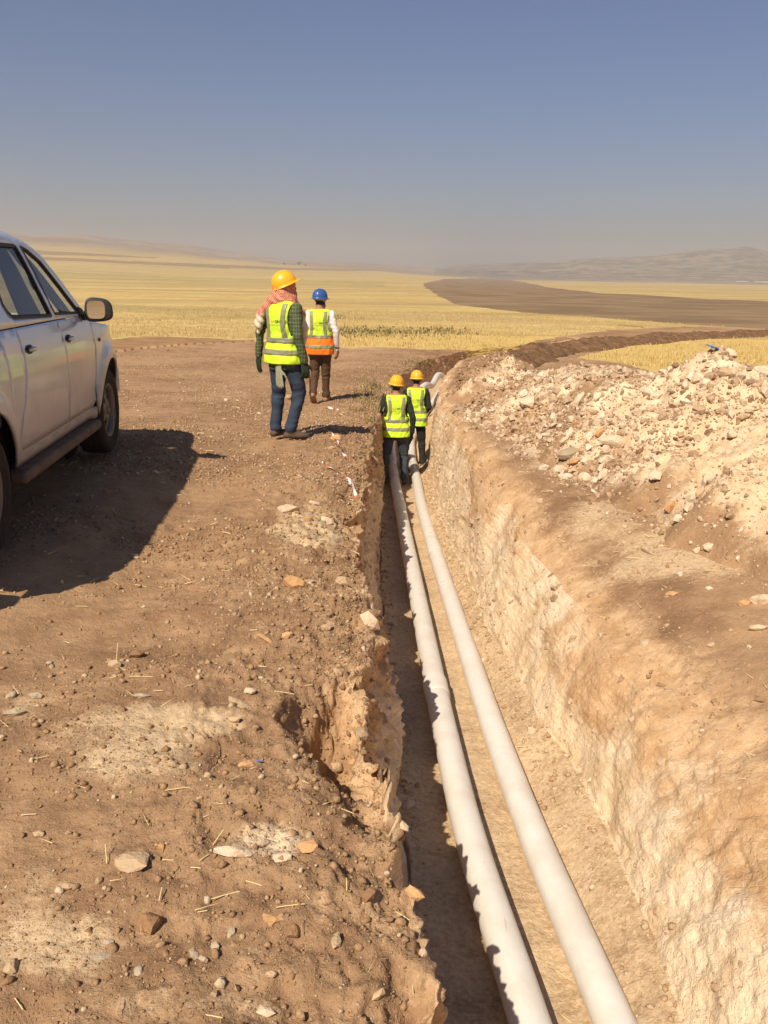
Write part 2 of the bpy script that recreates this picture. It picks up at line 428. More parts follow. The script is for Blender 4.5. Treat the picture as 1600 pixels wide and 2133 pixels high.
    fb1 = fbm(x3 * 2.1, y3 * 2.1, z3 * 2.1, 3); fb2 = fbm(x3 * 9, y3 * 9, z3 * 9, 3); bl = billow(x3 * 6, y3 * 6, z3 * 6, 3); bl2 = billow(x3 * 17, y3 * 17, z3 * 17, 2)
    flat = (W == 0) * (1 - brow)
    rough = np.clip(.35 + .9 * vnoise(X * .8, Y * .8, 9.0), .05, 1)
    D = flat * (.012 * fb1 + (.006 + .010 * rough) * fb2 * .8 + .004 * bl2 * rough)
    bl3 = billow(x3 * 42, y3 * 42, z3 * 42, 2)
    D += np.where(X < cx, brow, brow * .45) * (.035 * fb1 + .032 * bl + .018 * bl2 + .010 * bl3) + flat * (X < cx) * (.0045 * bl3) * np.clip(rough * 1.6, .3, 1) * sstep(9, 4, Y)
    D += lw * (.035 * fb1 + .045 * bl + .018 * bl2) * np.clip((Z - fz) * 3, 0, 1)
    pit = np.clip(vnoise(x3 * 14, y3 * 14, z3 * 14) - .45, 0, 1); chip = np.clip(vnoise(x3 * 5, y3 * 6, z3 * 9 + 3) - .3, 0, 1)
    wx = .25 * vnoise(x3 * 2.3 + 5, y3 * 2.3, z3 * 2.3); rr_ = np.clip(rw + np.exp(-np.maximum(X - R1, 0) / .35) * (W == 0) * (X > cx), 0, 1)
    D = D * (1 - rr_ * (W == 0))
    D += rr_ * (.035 * fb1 + .012 * fbm((x3 + wx) * 3.7, (y3 + wx) * 3.7, (z3 - wx) * 4, 4, .6) + .003 * bl + .004 * bl2 + .006 * fb2 + .005 * bl3 - .035 * pit - .03 * chip)
    D += fl * (.012 * fb1 + .004 * fb2 + .002 * bl2)
    D += (X > R2) * .02 * bl * (W == 0) * sstep(0, .4, X - R2)
    P = P + N * D[..., None]
    # chunks broken out of the right wall
    me = np_mesh('trench_ground', P.reshape(-1, 3), grid_faces(*X.shape))
    # colour masks
    dep = (np.where(X < cx, lipz, rz) - Z)
    slant = .30 * vnoise(X * 1.3, Y * .8, 4.0) + .22 * vnoise(X * 3.1, Y * 2.6, Z * 3)
    pale = np.zeros_like(X); orange = np.zeros_like(X); sand = np.zeros_like(X); grass = np.zeros_like(X)
    pale += rw * sstep(-.16, .34, dep + slant); rsl = (X >= R1 - 1e-6) * (X < R2) * (W == 0)
    orange += rw * 1.0 + rsl * np.exp(-((X - R1) / .26) ** 2) * .7
    farw = sstep(11, 17, Y)
    pale += lw * sstep(.0, .4, dep + slant) * .85 * (1 - farw * .6); orange += lw * 1.0
    orange += brow * (X < cx) * .38 * (1 - sstep(6, 12, Y)); pale += brow * (X < cx) * .2 * sstep(.2, 1.2, vnoise(X * 1.2, Y * 1.2, 3.) + .9) * (1 - sstep(5, 9, Y))
    orange += brow * (X > cx) * .15
    sand += fl * .75; pale += fl * .35
    def blob(lst, arr):
        for (px, py, rx, ry, v) in lst:
            x0, y0, _ = hit(px, py); s_ = math.hypot(x0, y0) / FPX
            dy = hit(px, py - ry)[1] - y0
            arr += bank * v * np.exp(-(((X - x0) / (rx * s_)) ** 2 + ((Y - y0) / max(dy, .01)) ** 2) ** .9)
    blob([(300, 1500, 170, 45, .95), (280, 1585, 150, 45, 1.0), (120, 1960, 170, 75, .9), (330, 2090, 150, 45, .5), (560, 2090, 120, 60, .45), (650, 1080, 90, 40, .8),
          (1400, 1140, 160, 35, .8), (1250, 1060, 100, 25, .7), (1430, 1380, 90, 50, .6), (1350, 1480, 60, 30, .5), (1500, 1440, 70, 40, .5), (760, 708, 60, 14, 1.2),
          (640, 1100, 80, 25, .6), (40, 1460, 60, 40, .5), (60, 1830, 100, 60, .5), (1560, 1150, 120, 40, .8), (480, 1490, 60, 25, .5)], sand)
    blob([(560, 1740, 110, 35, .9), (610, 1215, 40, 20, .5), (800, 1400, 40, 130, .8), (640, 1065, 60, 25, .4), (1080, 900, 90, 40, .5), (1180, 960, 90, 40, .5)], pale)
    # straw-yellow field beyond the dirt
    P_ = lambda pts: [hit(a, b)[:2] for a, b in pts]
    nd = P_([(-300, 725), (150, 716), (300, 700), (430, 704), (560, 712), (700, 722), (860, 726), (1000, 726), (1100, 712), (1250, 690), (1400, 681), (1700, 676), (1700, 695), (1450, 700), (1330, 715), (1200, 745), (1300, 760), (1900, 900)]) + [(60, -50), (-80, -50)]
    jit = 1 + .02 * fbm(X * .6, Y * .6, 4.0, 3)
    grass = (~polymask(X * jit, Y * jit, nd)).astype(float)
    c1 = np.stack([pale, orange, sand, lw], -1).clip(0, 1.5).reshape(-1, 4)
    set_attr(me, 'm1', c1); set_attr(me, 'm2', np.stack([grass, brow, grass, grass], -1).reshape(-1, 4))
    o = link('trench_ground', me, mat=M_SOIL); tag(o, kind='structure')
    return o, P
NEAR, NP_ = near_patch()
_me = NEAR.data
BVH = BVHTree.FromPolygons(NP_.reshape(-1, 3).tolist(), grid_faces(*NP_.shape[:2]).tolist())

def drop(x, y, z0=3.0):
    r = BVH.ray_cast(Vector((x, y, z0)), Vector((0, 0, -1)))
    return (r[0], r[1]) if r[0] is not None else (Vector((x, y, float(g(x, y)))), Vector((0, 0, 1)))

def shoot(px, py, bvh=None):
    r = (bvh or BVH).ray_cast(Vector((0, 0, CAM_Z)), Vector(ray(px, py)))
    return r[0], r[1], r[3]

# ------------------------------------------------------------------ haze
def haze():
    bpy_m = bpy.data.materials.new('haze_air'); bpy_m.use_nodes = True; t = bpy_m.node_tree; t.nodes.clear()
    v = t.nodes.new('ShaderNodeVolumePrincipled'); v.inputs['Color'].default_value = (.60, .585, .58, 1)
    v.inputs['Density'].default_value = 0.00026; v.inputs['Anisotropy'].default_value = 0.0
    o_ = t.nodes.new('ShaderNodeOutputMaterial'); t.links.new(v.outputs[0], o_.inputs['Volume'])
    bm = bmesh.new(); bmesh.ops.create_cube(bm, size=1.0)
    me = bpy.data.meshes.new('haze'); bm.to_mesh(me); bm.free()
    o = link('haze', me, mat=bpy_m); o.scale = (17500, 17500, 320); o.location = (0, 0, 320 / 2 - 70)
    tag(o, kind='stuff')
haze()
# ------------------------------------------------------------------ stones
def rock_template(seed, sub=1, flat=.75):
    bm = bmesh.new(); bmesh.ops.create_icosphere(bm, subdivisions=sub, radius=.5)
    r = random.Random(seed)
    sc = Vector((1, r.uniform(.65, .95), r.uniform(.5, .8) * flat / .75))
    cuts = [(Vector((r.gauss(0, 1), r.gauss(0, 1), r.gauss(0, 1))).normalized(), r.uniform(.26, .40)) for _ in range(8)]
    for v in bm.verts:
        v.co += Vector((r.uniform(-1, 1), r.uniform(-1, 1), r.uniform(-1, 1))) * .05
        for n, d in cuts:
            e = v.co.dot(n)
            if e > d: v.co -= n * (e - d)
        v.co = Vector((v.co.x * sc.x, v.co.y * sc.y, v.co.z * sc.z)) * 1.18
    bm.normal_update()
    V = np.array([v.co[:] for v in bm.verts]); F = np.array([[v.index for v in f.verts] for f in bm.faces])
    bm.free(); return V, F

def rock_mat(name, lo, hi, dirt=(.33, .19, .095)):
    t = NT(name, .9, .2)
    oi = t.n('ShaderNodeObjectInfo').outputs['Random']
    gp = t.n('ShaderNodeNewGeometry').outputs['Position']
    nz = t.noise(9, 5, .65, vec=gp); n2 = t.noise(60, 4, .7, vec=gp)
    c = t.mix(t.math('ADD', t.math('MULTIPLY', oi, .6), t.math('MULTIPLY', nz, .4)), lo, hi)
    c = t.mix(t.rng(nz, .52, .68, 0, .6), c, dirt)
    c = t.mix(t.rng(n2, .5, .72, 0, .4), c, tuple(min(1, x * 1.12) for x in hi))
    c = t.mix(t.rng(n2, .42, .28, 0, .5), c, tuple(x * .5 for x in lo))
    return t.done(c, t.bump(n2, .55, .012, t.bump(nz, .5, .03)))
R_MAT = {'pale': rock_mat('limestone', (.54, .39, .25), (.68, .52, .36)), 'grey': rock_mat('grey_stone', (.33, .25, .16), (.48, .38, .26)),
         'orange': rock_mat('orange_stone', (.45, .23, .09), (.60, .36, .18)), 'tan': rock_mat('tan_stone', (.38, .25, .14), (.54, .38, .23)),
         'brown': rock_mat('clod_earth', (.22, .115, .055), (.34, .19, .095)), 'cream': rock_mat('cream_stone', (.60, .46, .31), (.73, .59, .43))}
ROCKS = []
for k in range(12):
    V, F = rock_template(100 + k, 2 if k < 5 else 1); ROCKS.append((V, F))
_rk = {}
def rock_mesh(tone, k):
    if (tone, k) not in _rk:
        me = np_mesh('stone', *ROCKS[k], smooth=False); me.materials.append(R_MAT[tone]); _rk[(tone, k)] = me
    return _rk[(tone, k)]

def place_stone(parent, loc, size, tone='tan', nrm=None, sink=.25, k=None, aspect=None, name='stone', rz=None):
    o = bpy.data.objects.new(name, rock_mesh(tone, random.randrange(12) if k is None else k)); COL.objects.link(o)
    sx, sy, sz = aspect or (1, random.uniform(.75, 1), random.uniform(.7, 1))
    q = Vector((0, 0, 1)).rotation_difference(nrm if nrm is not None else Vector((0, 0, 1))).slerp(Matrix.Identity(3).to_quaternion(), .35)
    o.rotation_mode = 'QUATERNION'
    rot = Matrix.Rotation(random.uniform(0, 6.28) if rz is None else rz, 3, 'Z').to_quaternion()
    o.rotation_quaternion = q @ rot @ Matrix.Rotation(random.uniform(-.3, .3) if rz is None else 0, 3, 'X').to_quaternion()
    o.scale = (size * sx, size * sy, size * sz)
    o.location = Vector(loc) + Vector((0, 0, size * sz * .5 * (1 - 2 * sink) * .7))
    o.parent = parent; return o

# stones seen one by one: pixel of the photograph, width in its pixels, tone, proportions
SEEN = [(611, 1222, 52, 'orange', (1, .8, .85)), (712, 1219, 34, 'tan', (1, .9, 1.1)), (645, 1213, 22, 'tan', None), (680, 1309, 25, 'tan', None), (558, 1336, 50, 'orange', (1, .5, .35)),
 (598, 1325, 23, 'orange', None), (287, 1368, 34, 'brown', None), (237, 1390, 32, 'tan', (1, .8, 1)), (295, 1453, 40, 'grey', (1, .6, .5)), (77, 1452, 36, 'grey', (1, .7, .7)), (24, 1453, 27, 'grey', None),
 (32, 1490, 52, 'grey', (1, .8, .6)), (521, 1442, 25, 'pale', None), (489, 1502, 31, 'tan', (1, .9, .8)), (500, 1468, 55, 'tan', (1, .7, .35)), (515, 1596, 34, 'orange', None), (82, 1739, 28, 'tan', None),
 (143, 1736, 19, 'tan', None), (279, 1795, 66, 'tan', (1, 1.25, .6)), (337, 1766, 25, 'orange', None), (141, 1851, 44, 'tan', (1, .8, .7)), (494, 1777, 84, 'cream', (1, .38, .38)), (550, 1758, 31, 'pale', None),
 (590, 1788, 48, 'pale', (1, .7, .5)), (643, 1766, 54, 'orange', (1, .8, .5)), (313, 1928, 58, 'brown', (1, .9, .9)), (228, 1966, 25, 'grey', None), (483, 1947, 26, 'grey', None), (404, 1992, 31, 'grey', None),
 (571, 1920, 54, 'orange', (1, .8, .7)), (611, 1944, 33, 'brown', None), (701, 1963, 36, 'tan', (.7, 1.5, .7)), (770, 1865, 40, 'brown', None), (290, 2024, 30, 'grey', None), (24, 2016, 42, 'tan', None),
 (212, 1995, 50, 'grey', (1, .6, .3)), (446, 2072, 22, 'tan', None), (446, 1973, 22, 'grey', None), (425, 2000, 24, 'pale', None), (555, 2112, 48, 'pale', (1, .9, .6)), (566, 2032, 26, 'tan', None),
 (786, 2075, 38, 'tan', None), (754, 1532, 42, 'tan', (.8, 1.3, .8)), (770, 1304, 54, 'pale', (1, 1, 1)), (864, 1868, 44, 'orange', (1, 1, 1)), (788, 1640, 34, 'pale', None), (855, 1680, 36, 'pale', None), (840, 1725, 30, 'pale', None), (700, 1600, 28, 'tan', None),
 (880, 1990, 26, 'pale', (.7, 1.5, 1)), (735, 1590, 26, 'orange', None), (820, 1420, 30, 'pale', None), (1577, 1186, 46, 'cream', (1, .7, .7)), (1590, 1252, 54, 'pale', (1, .6, .6)), (1550, 1258, 25, 'orange', None), (1402, 1238, 32, 'orange', (1, .5, .4)),
 (1580, 1312, 42, 'pale', (1, .7, .6)), (1478, 1228, 17, 'cream', None), (1480, 1345, 20, 'tan', None), (1560, 1350, 16, 'pale', None), (985, 1090, 20, 'tan', None), (1125, 1045, 22, 'tan', None),
 (905, 857, 34, 'grey', (1, .4, .3)), (1010, 870, 26, 'pale', None), (960, 853, 40, 'grey', (1, .5, .35)), (930, 795, 14, 'cream', None),
 (325, 985, 14, 'pale', None), (340, 1008, 22, 'tan', (1, .6, .5)), (283, 1163, 16, 'pale', None), (280, 1158, 20, 'tan', None), (600, 1065, 50, 'pale', (1, .8, .6)), (560, 1110, 22, 'tan', None), (640, 1082, 26, 'orange', None), (680, 1090, 30, 'pale', None), (655, 1050, 24, 'pale', None),
 (600, 832, 22, 'tan', None), (470, 835, 14, 'pale', None), (540, 862, 10, 'pale', None), (700, 915, 22, 'orange', None), (690, 935, 18, 'tan', None),
 (287, 706, 12, 'brown', None), (302, 704, 12, 'brown', None), (316, 707, 15, 'tan', None), (328, 703, 17, 'brown', None), (345, 708, 15, 'brown', None), (360, 706, 12, 'tan', None), (405, 705, 9, 'tan', None), (435, 706, 11, 'brown', None), (465, 703, 13, 'tan', None), (430, 712, 9, 'tan', None), (350, 730, 10, 'brown', None)]
for (px, py, wd, tone, asp) in SEEN:
    p, n, dist = shoot(px, py)
    if p is None: continue
    s_ = wd / FPX * (Vector(p) - Vector((0, 0, CAM_Z))).dot(Vector(FWD))
    place_stone(NEAR, p, s_, tone, n, sink=.32, aspect=asp, rz=random.uniform(-.4, .4) if asp else None)

def scatter(name, parent, pos, nrm, size, tone, mat, sub=0, zs=(.45, .9), smooth=False):
    """many small stones in one mesh; tone (n,) 0..1 goes into an attribute"""
    n = len(pos); tp = [rock_template(500 + i, max(sub, 1) if sub else 1) for i in range(6)]
    if sub == 0:
        tp = []
        for i in range(8):
            bm = bmesh.new(); bmesh.ops.create_icosphere(bm, subdivisions=1, radius=.5)
            # 12 corners, 20 faces
            bm.free(); r_ = np.random.default_rng(i)
            ph = (1 + 5 ** .5) / 2
            V = np.array([(-1, ph, 0), (1, ph, 0), (-1, -ph, 0), (1, -ph, 0), (0, -1, ph), (0, 1, ph), (0, -1, -ph), (0, 1, -ph), (ph, 0, -1), (ph, 0, 1), (-ph, 0, -1), (-ph, 0, 1)]) / 1.902 * .5
            V = V * (1 + r_.uniform(-.25, .25, (12, 1))) + r_.uniform(-.06, .06, (12, 3))
            F = np.array([(0, 11, 5), (0, 5, 1), (0, 1, 7), (0, 7, 10), (0, 10, 11), (1, 5, 9), (5, 11, 4), (11, 10, 2), (10, 7, 6), (7, 1, 8), (3, 9, 4), (3, 4, 2), (3, 2, 6), (3, 6, 8), (3, 8, 9), (4, 9, 5), (2, 4, 11), (6, 2, 10), (8, 6, 7), (9, 8, 1)])
            tp.append((V, F))
    Vs, Fs, Ts, off = [], [], [], 0
    which = RNG.integers(0, len(tp), n)
    for k, (V, F) in enumerate(tp):
        idx = np.where(which == k)[0]; m = len(idx)
        if not m: continue
        # random rotations
        q = RNG.normal(size=(m, 4)); q[:, 1:3] *= .35; q /= np.linalg.norm(q, axis=1, keepdims=True)
        a, b, c, d = q.T
        Rm = np.stack([1 - 2 * (c * c + d * d), 2 * (b * c - a * d), 2 * (b * d + a * c), 2 * (b * c + a * d), 1 - 2 * (b * b + d * d), 2 * (c * d - a * b),
                       2 * (b * d - a * c), 2 * (c * d + a * b), 1 - 2 * (b * b + c * c)], -1).reshape(m, 3, 3)
        sc = np.stack([np.ones(m), RNG.uniform(.6, 1, m), RNG.uniform(zs[0], zs[1], m)], -1) * size[idx][:, None]
        L = V[None] * sc[:, None, :]
        L = np.einsum('mij,mvj->mvi', Rm, L) + pos[idx][:, None, :]
        Vs.append(L.reshape(-1, 3)); Fs.append((F[None] + (np.arange(m) * len(V))[:, None, None] + off).reshape(-1, 3)); off += m * len(V)
        Ts.append(np.repeat(tone[idx], len(V)))
    me = np_mesh(name, np.vstack(Vs), np.vstack(Fs), smooth)
    T = np.concatenate(Ts); set_attr(me, 'tone', np.stack([T, T, T, T], -1))
    o = link(name, me, parent, mat); o['kind'] = 'stuff'
    return o

def ramp_mat(name, stops, rough=.92, bs=60):
    t = NT(name, rough, .15)
    tn = t.attr('tone')[0]
    rp = t.n('ShaderNodeValToRGB'); el = rp.color_ramp.elements
    el[0].position, el[0].color = stops[0][0], (*stops[0][1], 1); el[1].position, el[1].color = stops[-1][0], (*stops[-1][1], 1)
    for p_, c_ in stops[1:-1]:
        e = el.new(p_); e.color = (*c_, 1)
    t.t.links.new(tn, rp.inputs[0])
    nz = t.noise(bs, 4, .7)
    c = t.mix(t.rng(nz, .3, .7), t.mix(1.0, rp.outputs[0], (.62, .60, .58), 'MULTIPLY'), rp.outputs[0])
    return t.done(c, t.bump(nz, .6, .01))
M_GRIT = ramp_mat('grit', [(0, (.25, .14, .07)), (.35, (.37, .22, .115)), (.6, (.48, .30, .16)), (.8, (.50, .36, .21)), (1, (.66, .52, .36))])
M_RUBBLE = ramp_mat('rubble', [(0, (.28, .165, .09)), (.25, (.46, .30, .175)), (.5, (.58, .415, .265)), (.8, (.68, .515, .35)), (1, (.76, .62, .46))], bs=22)

# grit, clods and pebbles lying on the banks, the floor and the wall foot
def grit():
    pos, nr_, sz, tn = [], [], [], []
    nz_ = lambda x, y: float(vnoise(x * .9, y * .9, 21.0)) + .6 * float(vnoise(x * 2.7, y * 2.7, 5.0))
    N = 120000
    ys = np.exp(RNG.uniform(math.log(1.15), math.log(30), N)); side = RNG.random(N)
    xl, xr = LIPL(ys), LIPR(ys)
    half = .47 * ys + .8
    left = RNG.uniform(0, 1, N)
    x = np.where(side < .66, xl - .01 - (left ** 1.5) * (half + xl + .5), np.where(side < .74, RNG.uniform(BASL(ys), BASR(ys)), xr + left * (half + .4)))
    dens = .38 + .9 * vnoise(x * .9, ys * .9, 21.0) + .8 * vnoise(x * 2.6, ys * 2.6, 2.0)
    dens += .8 * np.exp(-np.abs(xl - x) / .5) * (x < xl)
    keep = RNG.random(N) < np.clip(dens, .10, 1) * np.where(side >= .74, .5, 1)
    x, ys, side, xl = x[keep], ys[keep], side[keep], xl[keep]
    u = RNG.random(len(x)); px_ = ys / 864.0
    base = 1.5 * px_ / np.maximum(u, .003) ** .44
    size = np.clip(base, .004, .034) * np.where((side >= .66) & (side < .74), .45, 1)
    for i in range(len(x)):
        r = BVH.ray_cast(Vector((x[i], ys[i], 3.0)), Vector((0, 0, -1)))
        if r[0] is None: continue
        pos.append((r[0].x, r[0].y, r[0].z + size[i] * .12)); sz.append(size[i])
        tn.append(side[i])
    pos, sz, sd = np.array(pos), np.array(sz), np.array(tn)
    # colour: earth clods mostly, pale pebbles in the sandy spots
    t = .22 + .32 * RNG.random(len(pos)); pal = RNG.random(len(pos)) < (.16 + .25 * np.clip(vnoise(pos[:, 0] * 1.1, pos[:, 1] * 1.1, 8.0) * 2, 0, 1)); t = np.where(pal, .55 + .45 * RNG.random(len(pos)), t)
    t = np.where((sd >= .66) & (sd < .74), .6 + .3 * RNG.random(len(pos)), t)
    t = np.where(sd >= .74, t + .15, t)
    scatter('grit', NEAR, pos, None, sz, np.clip(t, 0, 1), M_GRIT, smooth=True)
grit()

# lumps standing out of the trench walls
def talus():
    n = 3600; y = np.exp(RNG.uniform(math.log(1.6), math.log(16), n)); right = RNG.random(n) < .8
    x = np.where(right, BASR(y) + RNG.normal(-.03, .07, n), BASL(y) + np.abs(RNG.normal(.0, .05, n)))
    size = np.clip(1.4 * y / 864 / np.maximum(RNG.random(n), .01) ** .5, .004, .04); P, S_ = [], []
    for i in range(n):
        r = BVH.ray_cast(Vector((x[i], y[i], 3.0)), Vector((0, 0, -1)))
        if r[0] is not None and r[0].z < -.7: P.append((r[0].x, r[0].y, r[0].z + size[i] * .2)); S_.append(size[i])
    scatter('fallen_clods', NEAR, np.array(P), None, np.array(S_), .5 + .45 * RNG.random(len(P)), M_GRIT, smooth=True)
talus()
def wall_lumps():
    pos, sz, tn = [], [], []
    for i in range(11000):
        y = math.exp(random.uniform(math.log(1.3), math.log(16)))
        right = random.random() < .62
        zt = float(FLZ(y)); z = zt + random.random() ** .8 * (-.1 - zt)
        xm = float((BASL(y) + BASR(y)) / 2)
        r = BVH.ray_cast(Vector((xm, y, z)), Vector((1 if right else -1, 0, 0)))
        if r[0] is None: continue
        if right and random.random() < .2 + .6 * float(vnoise(y * 3, z * 3, 4.)): continue
        s_ = min(.10, (1.3 * y / 864) / max(random.random(), .01) ** .6) * (.85 if right else 1)
        pos.append(tuple(r[0] - r[1] * s_ * .15 * (1 if r[1].x * (1 if right else -1) < 0 else -1))); sz.append(s_)
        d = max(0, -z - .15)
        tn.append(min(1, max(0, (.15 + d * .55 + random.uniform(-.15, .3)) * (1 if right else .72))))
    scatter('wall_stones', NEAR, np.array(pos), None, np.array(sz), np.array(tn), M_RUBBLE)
wall_lumps()

# ------------------------------------------------------------------ the long heap of limestone rubble
def heap():
    ys = np.concatenate([np.arange(-1.8, 1.5, .1), np.array([1.5 * 1.0068 ** k for k in range(0, 382)])]); ys = ys[ys < 19.8]
    yy = ys[:, None]
    toe = HTOE(yy) + .08 + .18 * vnoise(yy * 1.1, 3.0) + .1 * vnoise(yy * 3.7, 9.); xr = HXR(yy); wd = xr - toe
    s = np.linspace(-1.06, 1.25, 300)[None]
    X = xr + s * wd; Y = yy + X * 0
    G = g(X, Y)
    top = HZT(yy) - g(xr, yy)
    q = np.clip(1 - np.abs(s), 0, 1); prof = q ** .9 * (1 - .22 * q ** 3) / .80
    Hh = top * prof
    e = sstep(0, .25, q)
    lump = .16 * fbm(X * 1.3, Y * 1.3, 7.0, 3) + .05 * billow(X * 4, Y * 4, 1.0, 3) + .03 * billow(X * 10, Y * 10, 1.0, 2) + .012 * fbm(X * 30, Y * 30, 0, 2)
    Hh = Hh + lump * e * np.clip(.5 + top, .3, 1) * (yy > -5)
    endf = sstep(-1.8, -1.2, yy) * (1 - sstep(18.6, 19.6, yy))
    Z = G + (Hh + .02) * endf - .10 * (1 - sstep(0, .10, q)) - .1 * (1 - endf)
    me = np_mesh('rubble_heap', np.stack([X, Y, Z], -1).reshape(-1, 3), grid_faces(*X.shape))
    earth = np.clip(.12 + .55 * sstep(.35, .0, q) + sstep(10.5, 15, Y) * .6 + .75 * vnoise(X * 1.1, Y * 1.1, 12.0) + .4 * vnoise(X * 3.3, Y * 3.3, 2.0), 0, 1)
    pale = 1.0 - earth; 
    c = np.stack([pale, earth * .25, earth * 0, earth * 0], -1).reshape(-1, 4)
    set_attr(me, 'm1', c); set_attr(me, 'm2', np.zeros_like(c))
    o = link('rubble_heap', me, mat=M_SOIL)
    tag(o, 'long heap of pale broken limestone rubble dumped beside the trench', 'rubble heap')
    P = np.stack([X, Y, Z], -1)
    bvh = BVHTree.FromPolygons(P.reshape(-1, 3).tolist(), grid_faces(*X.shape).tolist())
    # stones
    cand = []
    N = 64000
    yr = np.exp(RNG.uniform(math.log(2.6), math.log(19), N)); q_ = RNG.uniform(-1.0, .25, N)
    tt, xx = HTOE(yr), HXR(yr)
    x = xx + q_ * (xx - tt) + RNG.normal(0, .08, N) - .25 * (RNG.random(N) < .12)
    dens = .6 + .7 * vnoise(x * 1.2, yr * 1.2, 31.0) - .5 * sstep(11, 15, yr)
    dens = np.where(q_ < -.93, dens * .3, dens)
    kp = RNG.random(N) < np.clip(dens, .12, 1); x, yr = x[kp], yr[kp]
    u = RNG.random(len(x)); size = np.clip(1.8 * yr / 864 / np.maximum(u, .003) ** .45, .008, .13) * (1 - .35 * sstep(11, 15, yr))
    size = np.minimum(size, .05 + .25 * np.clip(.6 + vnoise(x * .8, yr * .8, 2.), .2, 1))
    pos, sz = [], []
    for i in range(len(x)):
        r = bvh.ray_cast(Vector((x[i], yr[i], 4.0)), Vector((0, 0, -1)))
        b = BVH.ray_cast(Vector((x[i], yr[i], 4.0)), Vector((0, 0, -1)))
        p = r[0] if r[0] is not None else b[0]; n = r[1] if r[0] is not None else b[1]
        if b[0] is not None and p is not None and b[0].z > p.z: p, n = b[0], b[1]
        if p is None: continue
        pos.append((p, n)); sz.append(size[i])
    sz = np.array(sz)
    app = sz / np.array([max(1, p[0].y) for p in pos])
    order = np.argsort(-app); big = order[:270]; rest = order[290:]
    for i in big:
        p, n = pos[i]
        tone = random.choices(['pale', 'cream', 'tan', 'orange', 'grey'], [7, 2, 2.2, .35, .2])[0]
        if p.y > 11: tone = random.choice(['pale', 'tan', 'pale', 'tan'])
        place_stone(o, p, float(sz[i]) * 1.0, tone, n, sink=.22)
    pr = np.array([pos[i][0][:] for i in rest]); pr[:, 2] += sz[rest] * .15
    tn = np.clip(RNG.normal(.48, .24, len(rest)) - .3 * sstep(11, 15, pr[:, 1]) + .2 * vnoise(pr[:, 0], pr[:, 1], 6.), 0, 1)
    scatter('rubble', o, pr, None, sz[rest], tn, M_RUBBLE, zs=(.5, .95))
    # the ones picked out in the photograph
    for (px, py, wd_, tone, asp) in [(1185, 948, 52, 'grey', (1, .7, .5)), (1363, 1000, 46, 'pale', (1, .9, .9)), (1275, 925, 48, 'pale', (1, .7, .7)), (1350, 822, 36, 'cream', (1, .9, .9)), (1440, 787, 30, 'cream', None), (1478, 792, 34, 'tan', None),
            (1590, 785, 50, 'cream', (1, .8, .8)), (1285, 750, 48, 'cream', (1, .8, .6)), (1385, 765, 30, 'cream', None), (1100, 845, 48, 'pale', (1, .8, .7)), (1210, 838, 46, 'pale', (1, .8, .7)), (1250, 905, 30, 'orange', None), (1550, 875, 34, 'tan', None), (1460, 1030, 32, 'tan', None), (1395, 1060, 34, 'orange', None)]:
        d = Vector(ray(px, py)); r = bvh.ray_cast(Vector((0, 0, CAM_Z)), d)
        if r[0] is None: r = BVH.ray_cast(Vector((0, 0, CAM_Z)), d)
        if r[0] is None or r[0].y > 13: continue
        s_ = wd_ / FPX * (r[0] - Vector((0, 0, CAM_Z))).dot(Vector(FWD))
        place_stone(o, r[0], s_, tone, r[1], sink=.2, aspect=asp)
    return o, bvh
HEAP, HBVH = heap()

# dark earth thrown up along the trench where it runs off to the right
def mound():
    pts = [(2.9, 22.5), (3.7, 26), (5.2, 30), (7.2, 34.5), (10.2, 39), (14.5, 44.5), (20, 50), (27, 55)]
    a = np.array(pts); n = 420; s = np.linspace(0, len(a) - 1, n)
    cx = np.interp(s, range(len(a)), a[:, 0]); cy = np.interp(s, range(len(a)), a[:, 1])
    k = np.ones(41) / 41
    cx = np.convolve(np.pad(cx, 20, mode='reflect', reflect_type='odd'), k, 'valid'); cy = np.convolve(np.pad(cy, 20, mode='reflect', reflect_type='odd'), k, 'valid')
    tx, ty = np.gradient(cx), np.gradient(cy); L = np.hypot(tx, ty); nx, ny = ty / L, -tx / L
    v = np.linspace(-1, 1, 40)[None]; wd = (1.0 + .25 * vnoise(s * 3, 2.))[:, None]
    X = cx[:, None] + nx[:, None] * v * wd; Y = cy[:, None] + ny[:, None] * v * wd
    q = np.clip(1 - np.abs(v), 0, 1)
    ht = (.38 + .08 * vnoise(s * 2.2, 8.) + .04 * vnoise(s * 7, 3.))[:, None] * sstep(0, 12, np.arange(n))[:, None]
    Z = g(X, Y) + ht * q ** .8 - .1 * (q < .01) + (.06 * billow(X * 2, Y * 2, 0, 3) + .03 * fbm(X * 8, Y * 8)) * sstep(0, .3, q)
    me = np_mesh('earth_mound', np.stack([X, Y, Z], -1).reshape(-1, 3), grid_faces(*X.shape)[:, ::-1])
    z4 = np.zeros((X.size, 4)); set_attr(me, 'm1', z4); set_attr(me, 'm2', z4)
    t = NT('dark_earth', .95, .05); nz = t.noise(3, 6, .7); n2 = t.noise(14, 5, .7)
    c = t.mix(t.rng(nz, .35, .65), (.13, .068, .034), (.24, .135, .07)); c = t.mix(t.rng(n2, .5, .75, 0, .6), c, (.32, .2, .11))
    o = link('earth_mound', me, mat=t.done(c, t.bump(n2, .8, .06)))
    tag(o, 'long low ridge of dark brown earth thrown up along the far trench', 'earth mound')
mound()

